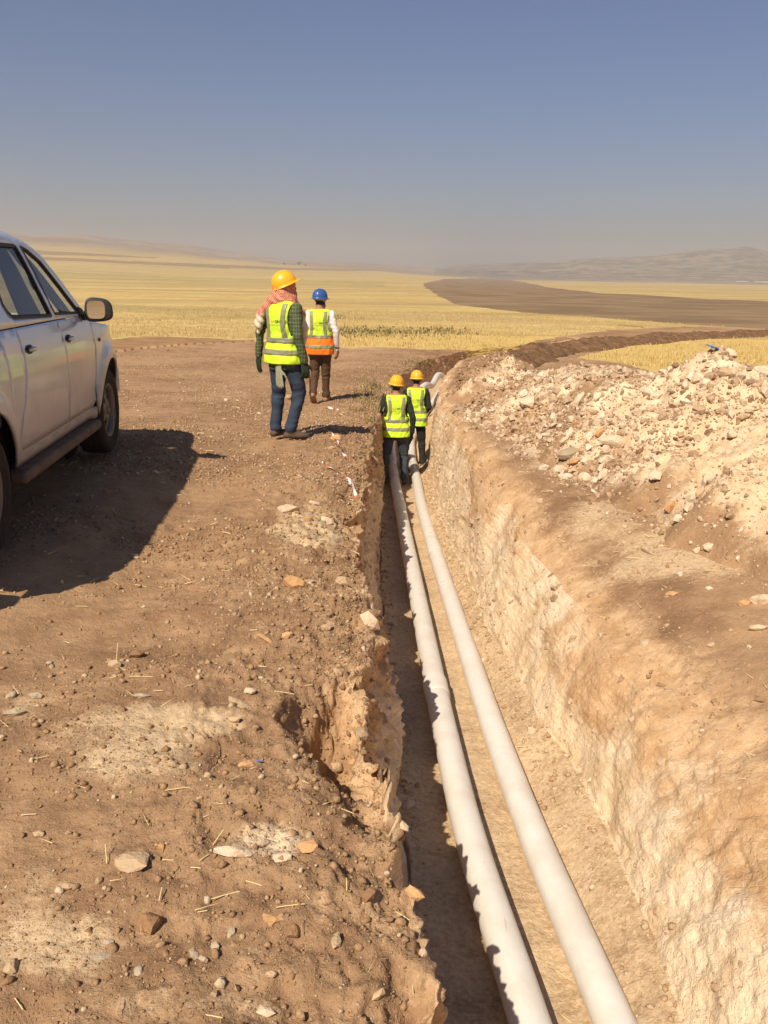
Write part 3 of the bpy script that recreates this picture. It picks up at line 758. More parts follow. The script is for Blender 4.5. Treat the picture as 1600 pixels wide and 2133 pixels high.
# ------------------------------------------------------------------ pipes
def tube(path, rad, seg=28, rads=None):
    P = np.array(path, float); n = len(P); T = np.gradient(P, axis=0); T /= np.linalg.norm(T, axis=1, keepdims=True)
    up = np.array([0, 0, 1.0]); A = np.cross(T, up); A /= np.linalg.norm(A, axis=1, keepdims=True) + 1e-9; B = np.cross(A, T)
    th = np.linspace(0, 2 * math.pi, seg, endpoint=False); r = np.full(n, rad) if rads is None else np.array(rads)
    V = P[:, None] + r[:, None, None] * (np.cos(th)[None, :, None] * A[:, None] + np.sin(th)[None, :, None] * B[:, None])
    i = np.arange(n - 1)[:, None] * seg; j = np.arange(seg)[None]; k = (j + 1) % seg
    F = np.stack([i + j, i + k, i + seg + k, i + seg + j], -1).reshape(-1, 4)
    return V.reshape(-1, 3), F[:, ::-1]

def smooth_path(pts, step=.08, k=9):
    P = np.array(pts, float); d = np.r_[0, np.cumsum(np.linalg.norm(np.diff(P, axis=0), axis=1))]
    n = int(d[-1] / step); s = np.linspace(0, d[-1], n); Q = np.stack([np.interp(s, d, P[:, i]) for i in range(3)], -1)
    for _ in range(3): Q = np.stack([np.convolve(np.pad(Q[:, i], k // 2, mode='reflect', reflect_type='odd'), np.ones(k) / k, 'valid') for i in range(3)], -1)
    return Q
def pipe_mat():
    t = NT('pipe_plastic', .34, .5)
    geo = t.n('ShaderNodeNewGeometry'); nz = t.noise(5, 6, .65); n2 = t.noise(28, 5, .7)
    sep = t.n('ShaderNodeSeparateXYZ'); t.t.links.new(geo.outputs['Normal'], sep.inputs[0])
    c = t.mix(t.rng(nz, .4, .7), (.70, .65, .58), (.63, .56, .47))
    c = t.mix(t.rng(n2, .62, .78, 0, .5), c, (.42, .32, .2))
    scr = t.noise(6, 5, .7, vec=t.map((14, .7, 5))); c = t.mix(t.rng(scr, .66, .72, 0, .6), c, (.30, .26, .21))
    return t.done(c, t.bump(n2, .08, .004), t.rng(nz, .3, .7, .26, .5))
M_PIPE = pipe_mat()
PR = .079
def lay_pipe(pts, label, joints):
    # points: x, y, height of the pipe's underside above the floor
    path = smooth_path([(x, y, float(FLZ(y)) + .02 + PR + dz) for x, y, dz in pts])
    y0 = path[:, 1]
    V, F = tube(path, PR)
    o = link('water_pipe', np_mesh('water_pipe', V, F), mat=M_PIPE)
    tag(o, label, 'pipe', 'pair of plastic pipes laid in the trench')
    for jy in joints:
        i = int(np.argmin(np.abs(y0 - jy))); seg = path[i:i + 4]
        q = np.stack([np.linspace(seg[0][k], seg[-1][k], 12) for k in range(3)], -1)
        rr = [PR + .001, PR + .006, PR + .0075, PR + .0075, PR + .0075, PR + .0075, PR + .0075, PR + .0075, PR + .0075, PR + .0075, PR + .009, PR + .009]
        V, F = tube(q, PR, 28, rr); link('socket', np_mesh('socket', V, F), o, M_PIPE)
    return path
PL = lay_pipe([(.80, -1.5, 0), (.72, .8, 0), (.585, 2.6, 0), (.457, 3.65, 0), (.396, 5.0, 0), (.325, 7.4, 0), (.226, 11.2, 0), (.16, 13.8, 0), (.12, 16.9, .0), (.2, 18.5, .05), (.42, 20, .35), (.95, 21.2, .75), (1.2, 22.8, .5), (1.45, 24.4, .7), (2.0, 26.5, .2), (2.6, 29, .05), (3.6, 32.5, 0)],
         'left white plastic pipe, the one against the shaded trench wall', [5.3, 11.4, 15.2])
PRR = lay_pipe([(1.14, -1.5, 0), (1.05, .8, 0), (.90, 2.6, 0), (.785, 3.65, 0), (.705, 5.0, 0), (.622, 7.4, 0), (.545, 10.2, 0), (.515, 12, 0), (.53, 13.8, 0), (.50, 15.5, 0), (.52, 17.7, 0), (.78, 20, 0), (1.15, 22.5, .0), (1.6, 25, .2), (2.1, 27.5, .1), (3.1, 31, 0)],
         'right white plastic pipe, the one beside the sunlit trench wall', [9.0, 15.0])

# ------------------------------------------------------------------ straw, tape, scraps, weeds
M_STRAW = simple('straw', (.72, .55, .26), .6, .3)
def straw(px, py, L, ang, tilt=0.0):
    p, n, _ = shoot(px, py)
    if p is None: return
    r = HBVH.ray_cast(Vector((0, 0, CAM_Z)), Vector(ray(px, py)))
    if r[0] is not None and r[0].y < p.y: p = r[0]
    d = (p - Vector((0, 0, CAM_Z))).dot(Vector(FWD)) / FPX; L = L * d
    a = math.radians(ang); st = []
    for k in range(5):
        s = (k / 4 - .5) * L
        st.append((p.x + math.cos(a) * s, p.y + math.sin(a) * s, p.z + .006 + (k / 4) * L * tilt + .01 * L * math.sin(k)))
    V, F = tube(st, max(.0016, .65 * d), 5)
    link('straw', np_mesh('straw', V, F), NEAR, M_STRAW)
for a in [(292, 1222, 40, -25), (245, 1372, 32, 100, .8), (222, 1790, 40, 110, .5), (295, 1412, 50, 0), (330, 1441, 20, 0), (395, 1430, 22, 40), (592, 1445, 45, -15), (490, 1440, 18, 60), (605, 1890, 60, 12), (470, 1868, 60, 25),
          (455, 1755, 34, 60, .5), (525, 1842, 46, -20), (425, 1790, 26, 55), (408, 1811, 22, -5), (422, 1902, 20, 15), (350, 1795, 24, 0), (722, 1692, 36, -30), (636, 1632, 18, -35), (380, 1645, 70, 15), (335, 1870, 30, 92, .3), (722, 1850, 26, 95, .4),
          (170, 1265, 24, 0), (640, 1430, 20, 20), (840, 1912, 40, -40), (1165, 2000, 0, 0), (1410, 1085, 34, 60), (1400, 1098, 50, -5), (1440, 1058, 36, 8), (1140, 1025, 24, 0), (1080, 1098, 24, 5), (1420, 1150, 28, 60), (1490, 1190, 40, -5), (1330, 1165, 50, -15),
          (1290, 1150, 30, 20), (1010, 1160, 26, 50), (1105, 1562, 40, 10), (1090, 1558, 30, -12), (1175, 2035, 40, -40), (1180, 2125, 26, -50), (860, 2060, 30, 90), (1515, 1150, 26, 60), (435, 940, 20, 5), (470, 1190, 16, 0), (60, 1700, 30, 10), (90, 1580, 24, 30), (40, 2095, 40, -45), (440, 2120, 50, -10)]:
    if a[2]: straw(*a)
def straw_litter():
    Vs, Fs, off = [], [], 0
    for i in range(450):
        y = math.exp(random.uniform(math.log(1.4), math.log(22))); sd = random.random() < .55
        x = float(LIPL(y)) - random.random() * (.5 * y + .5) if sd else float(LIPR(y)) + random.random() * (.5 * y)
        r = BVH.ray_cast(Vector((x, y, 3)), Vector((0, 0, -1)))
        if r[0] is None: continue
        L = random.uniform(.02, .09); a = random.uniform(0, 3.14); w_ = max(.001, y * .00045); p = r[0]
        dx, dy = math.cos(a) * L / 2, math.sin(a) * L / 2; ox, oy = -math.sin(a) * w_, math.cos(a) * w_; h = .004 + random.random() * .012
        Vs += [(p.x - dx - ox, p.y - dy - oy, p.z + h), (p.x - dx + ox, p.y - dy + oy, p.z + h), (p.x + dx, p.y + dy, p.z + h + random.uniform(0, .3) * L), (p.x - dx, p.y - dy, p.z + h + w_ * 1.5)]
        Fs += [(off, off + 1, off + 2), (off + 1, off + 3, off + 2), (off + 3, off, off + 2)]; off += 4
    link('straw_litter', np_mesh('straw_litter', Vs, Fs, False), NEAR, M_STRAW)['kind'] = 'stuff'
straw_litter()

M_RED = simple('tape_red', (.50, .14, .10), .45, .4); M_WHITE = simple('tape_white', (.75, .70, .64), .45, .4)
def tape(pts, label, width=.022, lift=.02, seed=1):
    P = []
    for px, py in pts:
        p, _, _ = shoot(px, py)
        if p is not None: P.append((p.x, p.y, p.z + lift))
    r_ = random.Random(seed); Q = smooth_path(P, .03, 5); n = len(Q); V, F, mats = [], [], []
    for i in range(n):
        t = Vector(Q[min(i + 1, n - 1)] - Q[max(i - 1, 0)]).normalized()
        a = math.sin(i * .35 + seed) * 1.2 + math.sin(i * .13) * .8
        s = t.cross(Vector((0, 0, 1))).normalized(); s.rotate(Matrix.Rotation(a, 3, t))
        wv = width * (.35 + .3 * abs(math.sin(i * .21 + seed)))
        c = Vector(Q[i]) + Vector((0, 0, .008 * math.sin(i * .5)))
        V += [c - s * wv, c + s * wv]
        if i: F.append((2 * i - 2, 2 * i - 1, 2 * i + 1, 2 * i)); mats.append((i // 5) % 2)
    me = np_mesh('barrier_tape', [tuple(v) for v in V], F); me.materials.append(M_RED); me.materials.append(M_WHITE)
    me.polygons.foreach_set('material_index', mats)
    o = link('barrier_tape', me); tag(o, label, 'barrier tape', 'torn barrier tape on the left bank')
tape([(655, 880), (672, 893), (690, 905), (703, 922), (712, 942), (722, 958), (731, 975)], 'long torn red and white tape running from the boots of the worker in jeans', seed=2)
tape([(668, 963), (680, 977), (695, 983), (707, 986), (717, 992), (725, 1003), (733, 1012), (746, 1028)], 'torn red and white tape bending over the bank next to a clear wrapper', seed=5)
tape([(728, 1000), (736, 1016), (743, 1040)], 'short stub of red and white tape hanging into the trench edge', seed=9)
tape([(672, 850), (690, 853), (705, 857), (716, 863)], 'crumpled bit of red and white tape beside the man in the white shirt', seed=13)
def scrap(name, px, py, size, mat, label, cat, heap_=False):
    d = Vector(ray(px, py)); r = (HBVH if heap_ else BVH).ray_cast(Vector((0, 0, CAM_Z)), d)
    if r[0] is None: r = BVH.ray_cast(Vector((0, 0, CAM_Z)), d)
    p = r[0]; r_ = random.Random(px); n = 7; V, F = [], []
    for i in range(n):
        for j in range(n):
            V.append(((i / (n - 1) - .5) * size, (j / (n - 1) - .5) * size * .6, size * .22 * r_.random() + .004))
    for i in range(n - 1):
        for j in range(n - 1): F.append((i * n + j, (i + 1) * n + j, (i + 1) * n + j + 1, i * n + j + 1))
    me = np_mesh(name, V, F, False); o = link(name, me, mat=mat); o.location = p + Vector((0, 0, size * .12)); o.rotation_euler = (.3, .2, r_.random() * 3)
    tag(o, label, cat)
M_BLUE = simple('blue_plastic', (.07, .16, .42), .4, .5); M_CLEAR = simple('clear_wrapper', (.62, .58, .55), .2, .8)
scrap('plastic_scrap', 1484, 730, .13, M_BLUE, 'scrap of blue plastic on top of the rubble heap', 'plastic scrap', True)
scrap('bottle_cap', 540, 1590, .022, M_BLUE, 'tiny blue bit of plastic lying among the clods', 'plastic scrap')
scrap('plastic_wrapper', 724, 1011, .07, M_CLEAR, 'small clear crumpled wrapper stuck under the barrier tape', 'wrapper')

def blades(name, spots, mat, hrange, wrange, nper, spread, label=None, parent=None):
    Vs, Fs, Ts, off = [], [], [], 0
    for (x, y, z) in spots:
        for _ in range(nper):
            a = random.uniform(0, 6.28); h = random.uniform(*hrange); w_ = random.uniform(*wrange)
            bx, by = x + random.gauss(0, spread), y + random.gauss(0, spread); lean = random.uniform(.1, .7) * h; b = random.uniform(0, 6.28)
            dx, dy = math.cos(a) * w_, math.sin(a) * w_; lx, ly = math.cos(b) * lean, math.sin(b) * lean
            Vs += [(bx - dx, by - dy, z - .02), (bx + dx, by + dy, z - .02), (bx + lx * .4 + dx * .7, by + ly * .4 + dy * .7, z + h * .6), (bx + lx * .4 - dx * .7, by + ly * .4 - dy * .7, z + h * .6), (bx + lx, by + ly, z + h)]
            Fs += [(off, off + 1, off + 2), (off, off + 2, off + 3), (off + 3, off + 2, off + 4)]; off += 5; t_ = random.random(); Ts += [t_] * 5
    me = np_mesh(name, Vs, Fs, False); T = np.array(Ts); set_attr(me, 'tone', np.stack([T] * 4, -1))
    o = link(name, me, parent, mat); o['kind'] = 'stuff'; return o
M_STUB = ramp_mat('dry_stalks', [(0, (.42, .28, .09)), (.5, (.60, .42, .16)), (1, (.74, .57, .27))], bs=3)
M_WEED = ramp_mat('weed_leaves', [(0, (.10, .10, .035)), (.4, (.18, .16, .06)), (.7, (.33, .24, .10)), (1, (.48, .34, .16))], bs=20)
sp_ = []
for i in range(9000):
    px = random.uniform(-60, 1660); py = random.uniform(640, 728) if random.random() < .75 else random.uniform(700, 790)
    sp_.append((px, py))
pts = []
for i in range(9000):
    r = 26 + 75 * random.random() ** 1.5; a = math.radians(random.uniform(-27, 28)); pts.append((r * math.sin(a), r * math.cos(a)))
pa = np.array(pts)
nd = [hit(a, b)[:2] for a, b in [(-300, 725), (150, 716), (300, 700), (430, 704), (560, 712), (700, 722), (860, 726), (1000, 726), (1100, 712), (1250, 690), (1400, 681), (1700, 676), (1700, 695), (1450, 700), (1330, 715), (1200, 745), (1300, 760), (1900, 900)]] + [(60, -50), (-80, -50)]
pn = [hit(a, b)[:2] for a, b in [(882, 590), (925, 581), (1180, 603), (1400, 618), (1900, 640), (1900, 700), (1600, 686), (1250, 662), (950, 634), (915, 618)]]
ok = ~polymask(pa[:, 0], pa[:, 1], nd) & ~polymask(pa[:, 0], pa[:, 1], pn)
pa = pa[ok]; gz = g(pa[:, 0], pa[:, 1])
blades('stubble', [(x, y, z) for (x, y), z in zip(pa, gz)], M_STUB, (.05, .17), (.006, .016), 6, .18)
wd_ = []
for i in range(110):
    px = random.gauss(772, 20); py = random.gauss(818, 26); p, n, _ = shoot(px, py)
    if p is not None: wd_.append(tuple(p))
for i in range(60):
    p, n, _ = shoot(random.uniform(840, 905), random.gauss(757, 5))
    if p is not None: wd_.append(tuple(p))
blades('weeds', wd_, M_WEED, (.02, .10), (.003, .009), 8, .07)
wd2 = []
for i in range(260):
    x, y, z = hit(random.uniform(680, 960), random.gauss(692, 5)); wd2.append((x, y, z))
for i in range(40):
    x, y, z = hit(random.uniform(640, 720), random.gauss(662, 3)); wd2.append((x, y, z))
blades('green_weeds', wd2, M_WEED, (.04, .16), (.02, .05), 5, .7)

# far specks: a few trees and low white buildings at the foot of the hills
M_CROWN = simple('far_leaves', (.06, .075, .04), .8, .1); M_BARK = simple('far_bark', (.12, .08, .05), .9, .1); M_WALL = simple('far_plaster', (.55, .50, .44), .8, .1); M_ROOF = simple('far_roof', (.5, .42, .36), .8, .1)
for i, (px, py, hpx, lab) in enumerate([(592, 549, 5, 'tiny dark tree on the hazy horizon, leftmost of three'), (623, 550, 8, 'tiny dark tree on the hazy horizon, the tallest of three'), (636, 551, 4, 'tiny dark tree on the hazy horizon, rightmost of three')]):
    x, y, z = hit(px, py + 3); d = math.hypot(x, y); h = hpx / FPX * d
    e = empty('distant_tree', (x, y, z)); tag(e, lab, 'tree', 'three far trees on the horizon')
    V, F = rock_template(40 + i, 2); V = V * np.array([h * .9, h * .9, h * 1.3]) * (1 + .2 * RNG.uniform(-1, 1, (len(V), 1))) + np.array([0, 0, h * .6])
    link('crown', np_mesh('crown', V, F, False), e, M_CROWN)
    V, F = tube([(0, 0, -1), (0, .01, h * .2), (0, .02, h * .45)], h * .05, 6); link('trunk', np_mesh('trunk', V, F), e, M_BARK)
for (px, py, wpx, lab) in [(1546, 584, 20, 'low white building below the mountains, left one of the two'), (1586, 585, 24, 'low white building below the mountains, right one of the two')]:
    x, y, z = hit(px, py + 3); d = math.hypot(x, y); w_ = wpx / FPX * d; h = 1.4 / FPX * d
    e = empty('distant_building', (x, y, z), -math.atan2(x, y)); tag(e, lab, 'building', 'far white buildings below the mountains')
    def bx(a, b, c, d_, e_, f_): return np.array([(i_, j_, k_) for i_ in (a, b) for j_ in (c, d_) for k_ in (e_, f_)]), np.array([(0, 1, 3, 2), (4, 6, 7, 5), (0, 4, 5, 1), (2, 3, 7, 6), (0, 2, 6, 4), (1, 5, 7, 3)])
    V, F = bx(-w_ / 2, w_ / 2, -5, 5, -3, h); link('wall', np_mesh('wall', V, F, False), e, M_WALL)
    V, F = bx(-w_ / 2 - .4, w_ / 2 + .4, -5.4, 5.4, h + .01, h + .6); link('roof', np_mesh('roof', V, F, False), e, M_ROOF)
# ------------------------------------------------------------------ people
def seg_prims(a, b, ra, rb): return (np.array(a, float), np.array(b, float), float(ra), float(rb))

def capsule_mesh(bm, a, b, ra, rb, flat=None):
    a, b = Vector(a), Vector(b); d = b - a; L = d.length
    z = d.normalized() if L > 1e-6 else Vector((0, 0, 1))
    x = z.orthogonal().normalized(); y = z.cross(x); N = 14; rings = []
    for k in range(6):
        t = -math.pi / 2 + (k / 5) * math.pi / 2
        rings.append((a + z * ra * math.sin(t), ra * math.cos(t)))
    for k in range(6):
        t = (k / 5) * math.pi / 2
        rings.append((b + z * rb * math.sin(t), rb * math.cos(t)))
    vs = []
    for c, r in rings:
        r = max(r, 1e-4); vs.append([bm.verts.new(c + (x * math.cos(2 * math.pi * i / N) + y * math.sin(2 * math.pi * i / N)) * r) for i in range(N)])
    for p, q in zip(vs[:-1], vs[1:]):
        for i in range(N): bm.faces.new((p[i], p[(i + 1) % N], q[(i + 1) % N], q[i]))
    bm.faces.new(vs[0][::-1]); bm.faces.new(vs[-1])

def remesh(bm, voxel, smooth=2):
    bmesh.ops.recalc_face_normals(bm, faces=bm.faces)
    me = bpy.data.meshes.new('tmp'); bm.to_mesh(me); bm.free()
    o = bpy.data.objects.new('tmp', me); COL.objects.link(o)
    m = o.modifiers.new('r', 'REMESH'); m.mode = 'VOXEL'; m.voxel_size = voxel; m.use_smooth_shade = True
    if smooth:
        s = o.modifiers.new('s', 'SMOOTH'); s.iterations = smooth; s.factor = .6
    dg = bpy.context.evaluated_depsgraph_get(); dg.update()
    me2 = bpy.data.meshes.new_from_object(o.evaluated_get(dg), depsgraph=dg)
    bpy.data.objects.remove(o); bpy.data.meshes.remove(me)
    return me2

def coords(me):
    V = np.empty(len(me.vertices) * 3, np.float32); me.vertices.foreach_get('co', V); return V.reshape(-1, 3).astype(float)
def normals(me):
    N = np.empty(len(me.vertices) * 3, np.float32); me.vertex_normals.foreach_get('vector', N); return N.reshape(-1, 3).astype(float)

# torso cross-sections: height, centre y, half width, half depth
TORSO = np.array([(.74, .0, .165, .115), (.84, -.005, .180, .125), (.94, -.01, .178, .122), (1.04, 0, .165, .110), (1.14, .0, .172, .112), (1.24, -.005, .188, .122), (1.34, -.01, .200, .122),
                  (1.40, -.012, .198, .112), (1.44, -.012, .172, .095), (1.475, -.01, .125, .078), (1.505, 0, .078, .068), (1.53, .008, .062, .064)])
def tors(z, off=0.0):
    T = TORSO; r = [np.interp(z, T[:, 0], T[:, i]) for i in (1, 2, 3)]
    return r[0], r[1] + off, r[2] + off
NEXP = 2.5
def loft(z0, z1, nz, off, nth=72, cap=False, flare=0.0):
    zs = np.linspace(z0, z1, nz); th = np.linspace(0, 2 * math.pi, nth, endpoint=False)
    cy, rx, ry = tors(zs, off); rx = rx + flare * np.clip((1.1 - zs) / .35, 0, 1); ry = ry + flare * np.clip((1.1 - zs) / .35, 0, 1)
    c, s = np.cos(th), np.sin(th); c_ = np.sign(c) * np.abs(c) ** (2 / NEXP); s_ = np.sign(s) * np.abs(s) ** (2 / NEXP)
    V = np.stack([rx[:, None] * c_[None], cy[:, None] + ry[:, None] * s_[None], zs[:, None] + 0 * c_[None]], -1)
    i = np.arange(nz - 1)[:, None] * nth; j = np.arange(nth)[None]; k = (j + 1) % nth
    F = np.stack([i + j, i + k, i + nth + k, i + nth + j], -1).reshape(-1, 4)
    return V.reshape(-1, 3), F
def back_y(x, z, off, flare=0.0, front=False):
    cy, rx, ry = tors(z, off); f = flare * np.clip((1.1 - z) / .35, 0, 1); rx = rx + f; ry = ry + f
    q = ry * np.clip(1 - np.abs(x / rx) ** NEXP, 0.0, 1) ** (1 / NEXP)
    return cy + q if front else cy - q

def folds(P, seed, amp=.017):
    x, y, z = P[:, 0], P[:, 1], P[:, 2]
    low = np.clip((1.42 - z) / .25, .25, 1)
    return amp * low * (vnoise(x * 9 + seed, y * 9, z * 3.2) * 1.1 + .8 * np.abs(vnoise(x * 16 - z * 7, y * 14 + seed, z * 9)) + .4 * vnoise(x * 30, y * 30 + seed, z * 22))

def cloth_mat(name, col, rough=.85, var=.12, plaid=False, jeans=False):
    t = NT(name, rough, .15); nz = t.noise(7, 5, .65); n2 = t.noise(190, 2, .6)
    c = t.mix(t.rng(nz, .3, .7), tuple(q * (1 - var) for q in col), tuple(min(1, q * (1 + var)) for q in col))
    if plaid:
        sp = t.n('ShaderNodeSeparateXYZ'); t.t.links.new(t.pos, sp.inputs[0])
        def lines(v, sc, wd):
            fr = t.math('FRACT', t.math('MULTIPLY', v, sc), 0); return t.rng(fr, wd, wd + .1, 1, 0)
        l = t.math('MAXIMUM', lines(sp.outputs[2], 26, .16), lines(t.math('ADD', sp.outputs[0], t.math('MULTIPLY', sp.outputs[1], .9)), 26, .16))
        c = t.mix(t.math('MULTIPLY', l, .6), c, (.20, .21, .12))
    if jeans: c = t.mix(t.rng(t.noise(3, 3), .5, .7, 0, .5), c, tuple(q * 1.7 for q in col))
    c = t.mix(t.rng(t.noise(2.2, 5, .7), .55, .8, 0, .2), c, (.24, .16, .09))       # dust
    return t.done(c, t.bump(n2, .15, .003, t.bump(nz, .25, .02)))
M_YEL = NT('hi_vis_yellow', .7, .2); M_YEL = M_YEL.done(M_YEL.mix(M_YEL.rng(M_YEL.noise(6, 4), .3, .7), (.50, .72, .03), (.64, .86, .05)))
M_ORG = simple('hi_vis_orange', (.90, .17, .015), .7, .2)
M_STRIP = NT('reflective_strip', .45, .4); M_STRIP = M_STRIP.done(M_STRIP.mix(M_STRIP.noise(12, 4), (.20, .19, .10), (.29, .28, .165)))
M_SKIN = simple('skin', (.36, .17, .09), .6, .35); M_HAIR = simple('hair', (.02, .015, .012), .7, .3)
M_SHIRT = cloth_mat('plaid_shirt', (.055, .075, .030), plaid=True); M_JEANS = cloth_mat('jeans', (.034, .045, .068), jeans=True)
M_WSHIRT = cloth_mat('white_shirt', (.72, .66, .60)); M_BROWN = cloth_mat('brown_trousers', (.085, .048, .026))
M_DARK = cloth_mat('dark_jacket', (.028, .032, .022)); M_DJEAN = cloth_mat('dark_jeans', (.045, .055, .065), jeans=True); M_BLACK = cloth_mat('black_trousers', (.028, .026, .022))
M_BOOT = simple('boot_leather', (.085, .055, .035), .75, .25, var=.3, scale=12); M_TANSH = simple('tan_shoe', (.30, .16, .08), .7, .3); M_SOLE = simple('sole_rubber', (.05, .04, .03), .9, .1)
M_GLOVE = simple('dark_glove', (.03, .04, .022), .85, .1); M_GLOVEY = simple('green_glove', (.28, .38, .06), .85, .1); M_GLOVEG = simple('grey_glove', (.27, .26, .17), .85, .1, var=.2)
M_HY = simple('helmet_yellow', (.88, .40, .018), .28, .5, var=.04, scale=5); M_HB = simple('helmet_blue', (.035, .09, .27), .28, .5, var=.04, scale=5); M_BAND = simple('helmet_band', (.42, .40, .33), .6, .3)
M_INK = simple('dark_print', (.10, .12, .05), .8, .1); M_INKO = simple('orange_print', (.80, .34, .10), .8, .1); M_INKF = simple('faint_print', (.34, .40, .10), .8, .1)
M_SOCK = simple('wrist_dark', (.03, .03, .03), .3, .6)
def scarf_mat():
    t = NT('red_white_scarf', .85, .1); sp = t.n('ShaderNodeSeparateXYZ'); t.t.links.new(t.pos, sp.inputs[0])
    ch = t.n('ShaderNodeTexChecker'); ch.inputs['Scale'].default_value = 70; t.t.links.new(t.pos, ch.inputs[0])
    n = t.noise(7, 4, .6)
    red = t.mix(ch.outputs[1], (.40, .10, .055), (.62, .30, .20))
    c = t.mix(t.rng(t.math('ADD', t.math('MULTIPLY', n, .35), t.rng(sp.outputs[2], 1.50, 1.22, 0, .62)), .50, .66), red, (.66, .53, .38))
    return t.done(c, t.bump(n, .3, .02))
M_SCARF = scarf_mat()

def hand_prims(w, d, n, side, curl=.5, s=1.0):
    """w wrist, d direction to the fingertips, n normal out of the back of the hand; side=+1: thumb towards n x d"""
    w, d, n = Vector(w), Vector(d).normalized(), Vector(n).normalized(); u = n.cross(d).normalized() * side; pr = []
    kn = w + d * .085 * s
    for q in (-.026, -.009, .009, .026): pr.append((w + u * q * .7 * s, kn + u * q * s, .016 * s, .0135 * s))
    for q, L in ((-.031, .060), (-.0105, .074), (.0105, .080), (.031, .070)):
        a = kn + u * q * s; b = a + (d * math.cos(curl * .5) - n * math.sin(curl * .5)) * L * .55 * s + u * q * .12 * s
        c = b + (d * math.cos(curl * 1.3) - n * math.sin(curl * 1.3)) * L * .5 * s
        pr += [(a, b, .0105 * s, .0095 * s), (b, c, .0095 * s, .008 * s)]
    a = w + d * .022 * s + u * .028 * s; b = a + (u * .75 + d * .75 - n * .25).normalized() * .045 * s; c = b + (d * .9 + u * .25 - n * .3).normalized() * .032 * s
    pr += [(a, b, .014 * s, .0115 * s), (b, c, .011 * s, .009 * s)]
    return pr

def foot_prims(an, yaw, pitch=0.0, s=1.0):
    an = Vector(an); f = Vector((-math.sin(yaw) * math.cos(pitch), math.cos(yaw) * math.cos(pitch), -math.sin(pitch))); up = Vector((0, 0, 1)); r = f.cross(up).normalized(); u2 = r.cross(f)
    heel = an - f * .045 - u2 * .052; ball = an + f * .13 - u2 * .058; toe = an + f * .195 - u2 * .060
    pr = [(an + up * .015, an - u2 * .02, .050, .050), (an - u2 * .02, an + f * .09 - u2 * .045, .047, .040), (heel, an - u2 * .04, .036, .045)]
    for q in (-.02, .02): pr += [(heel + r * q * .6, ball + r * q, .034, .033), (ball + r * q, toe + r * q * .6, .033, .028)]
    return pr

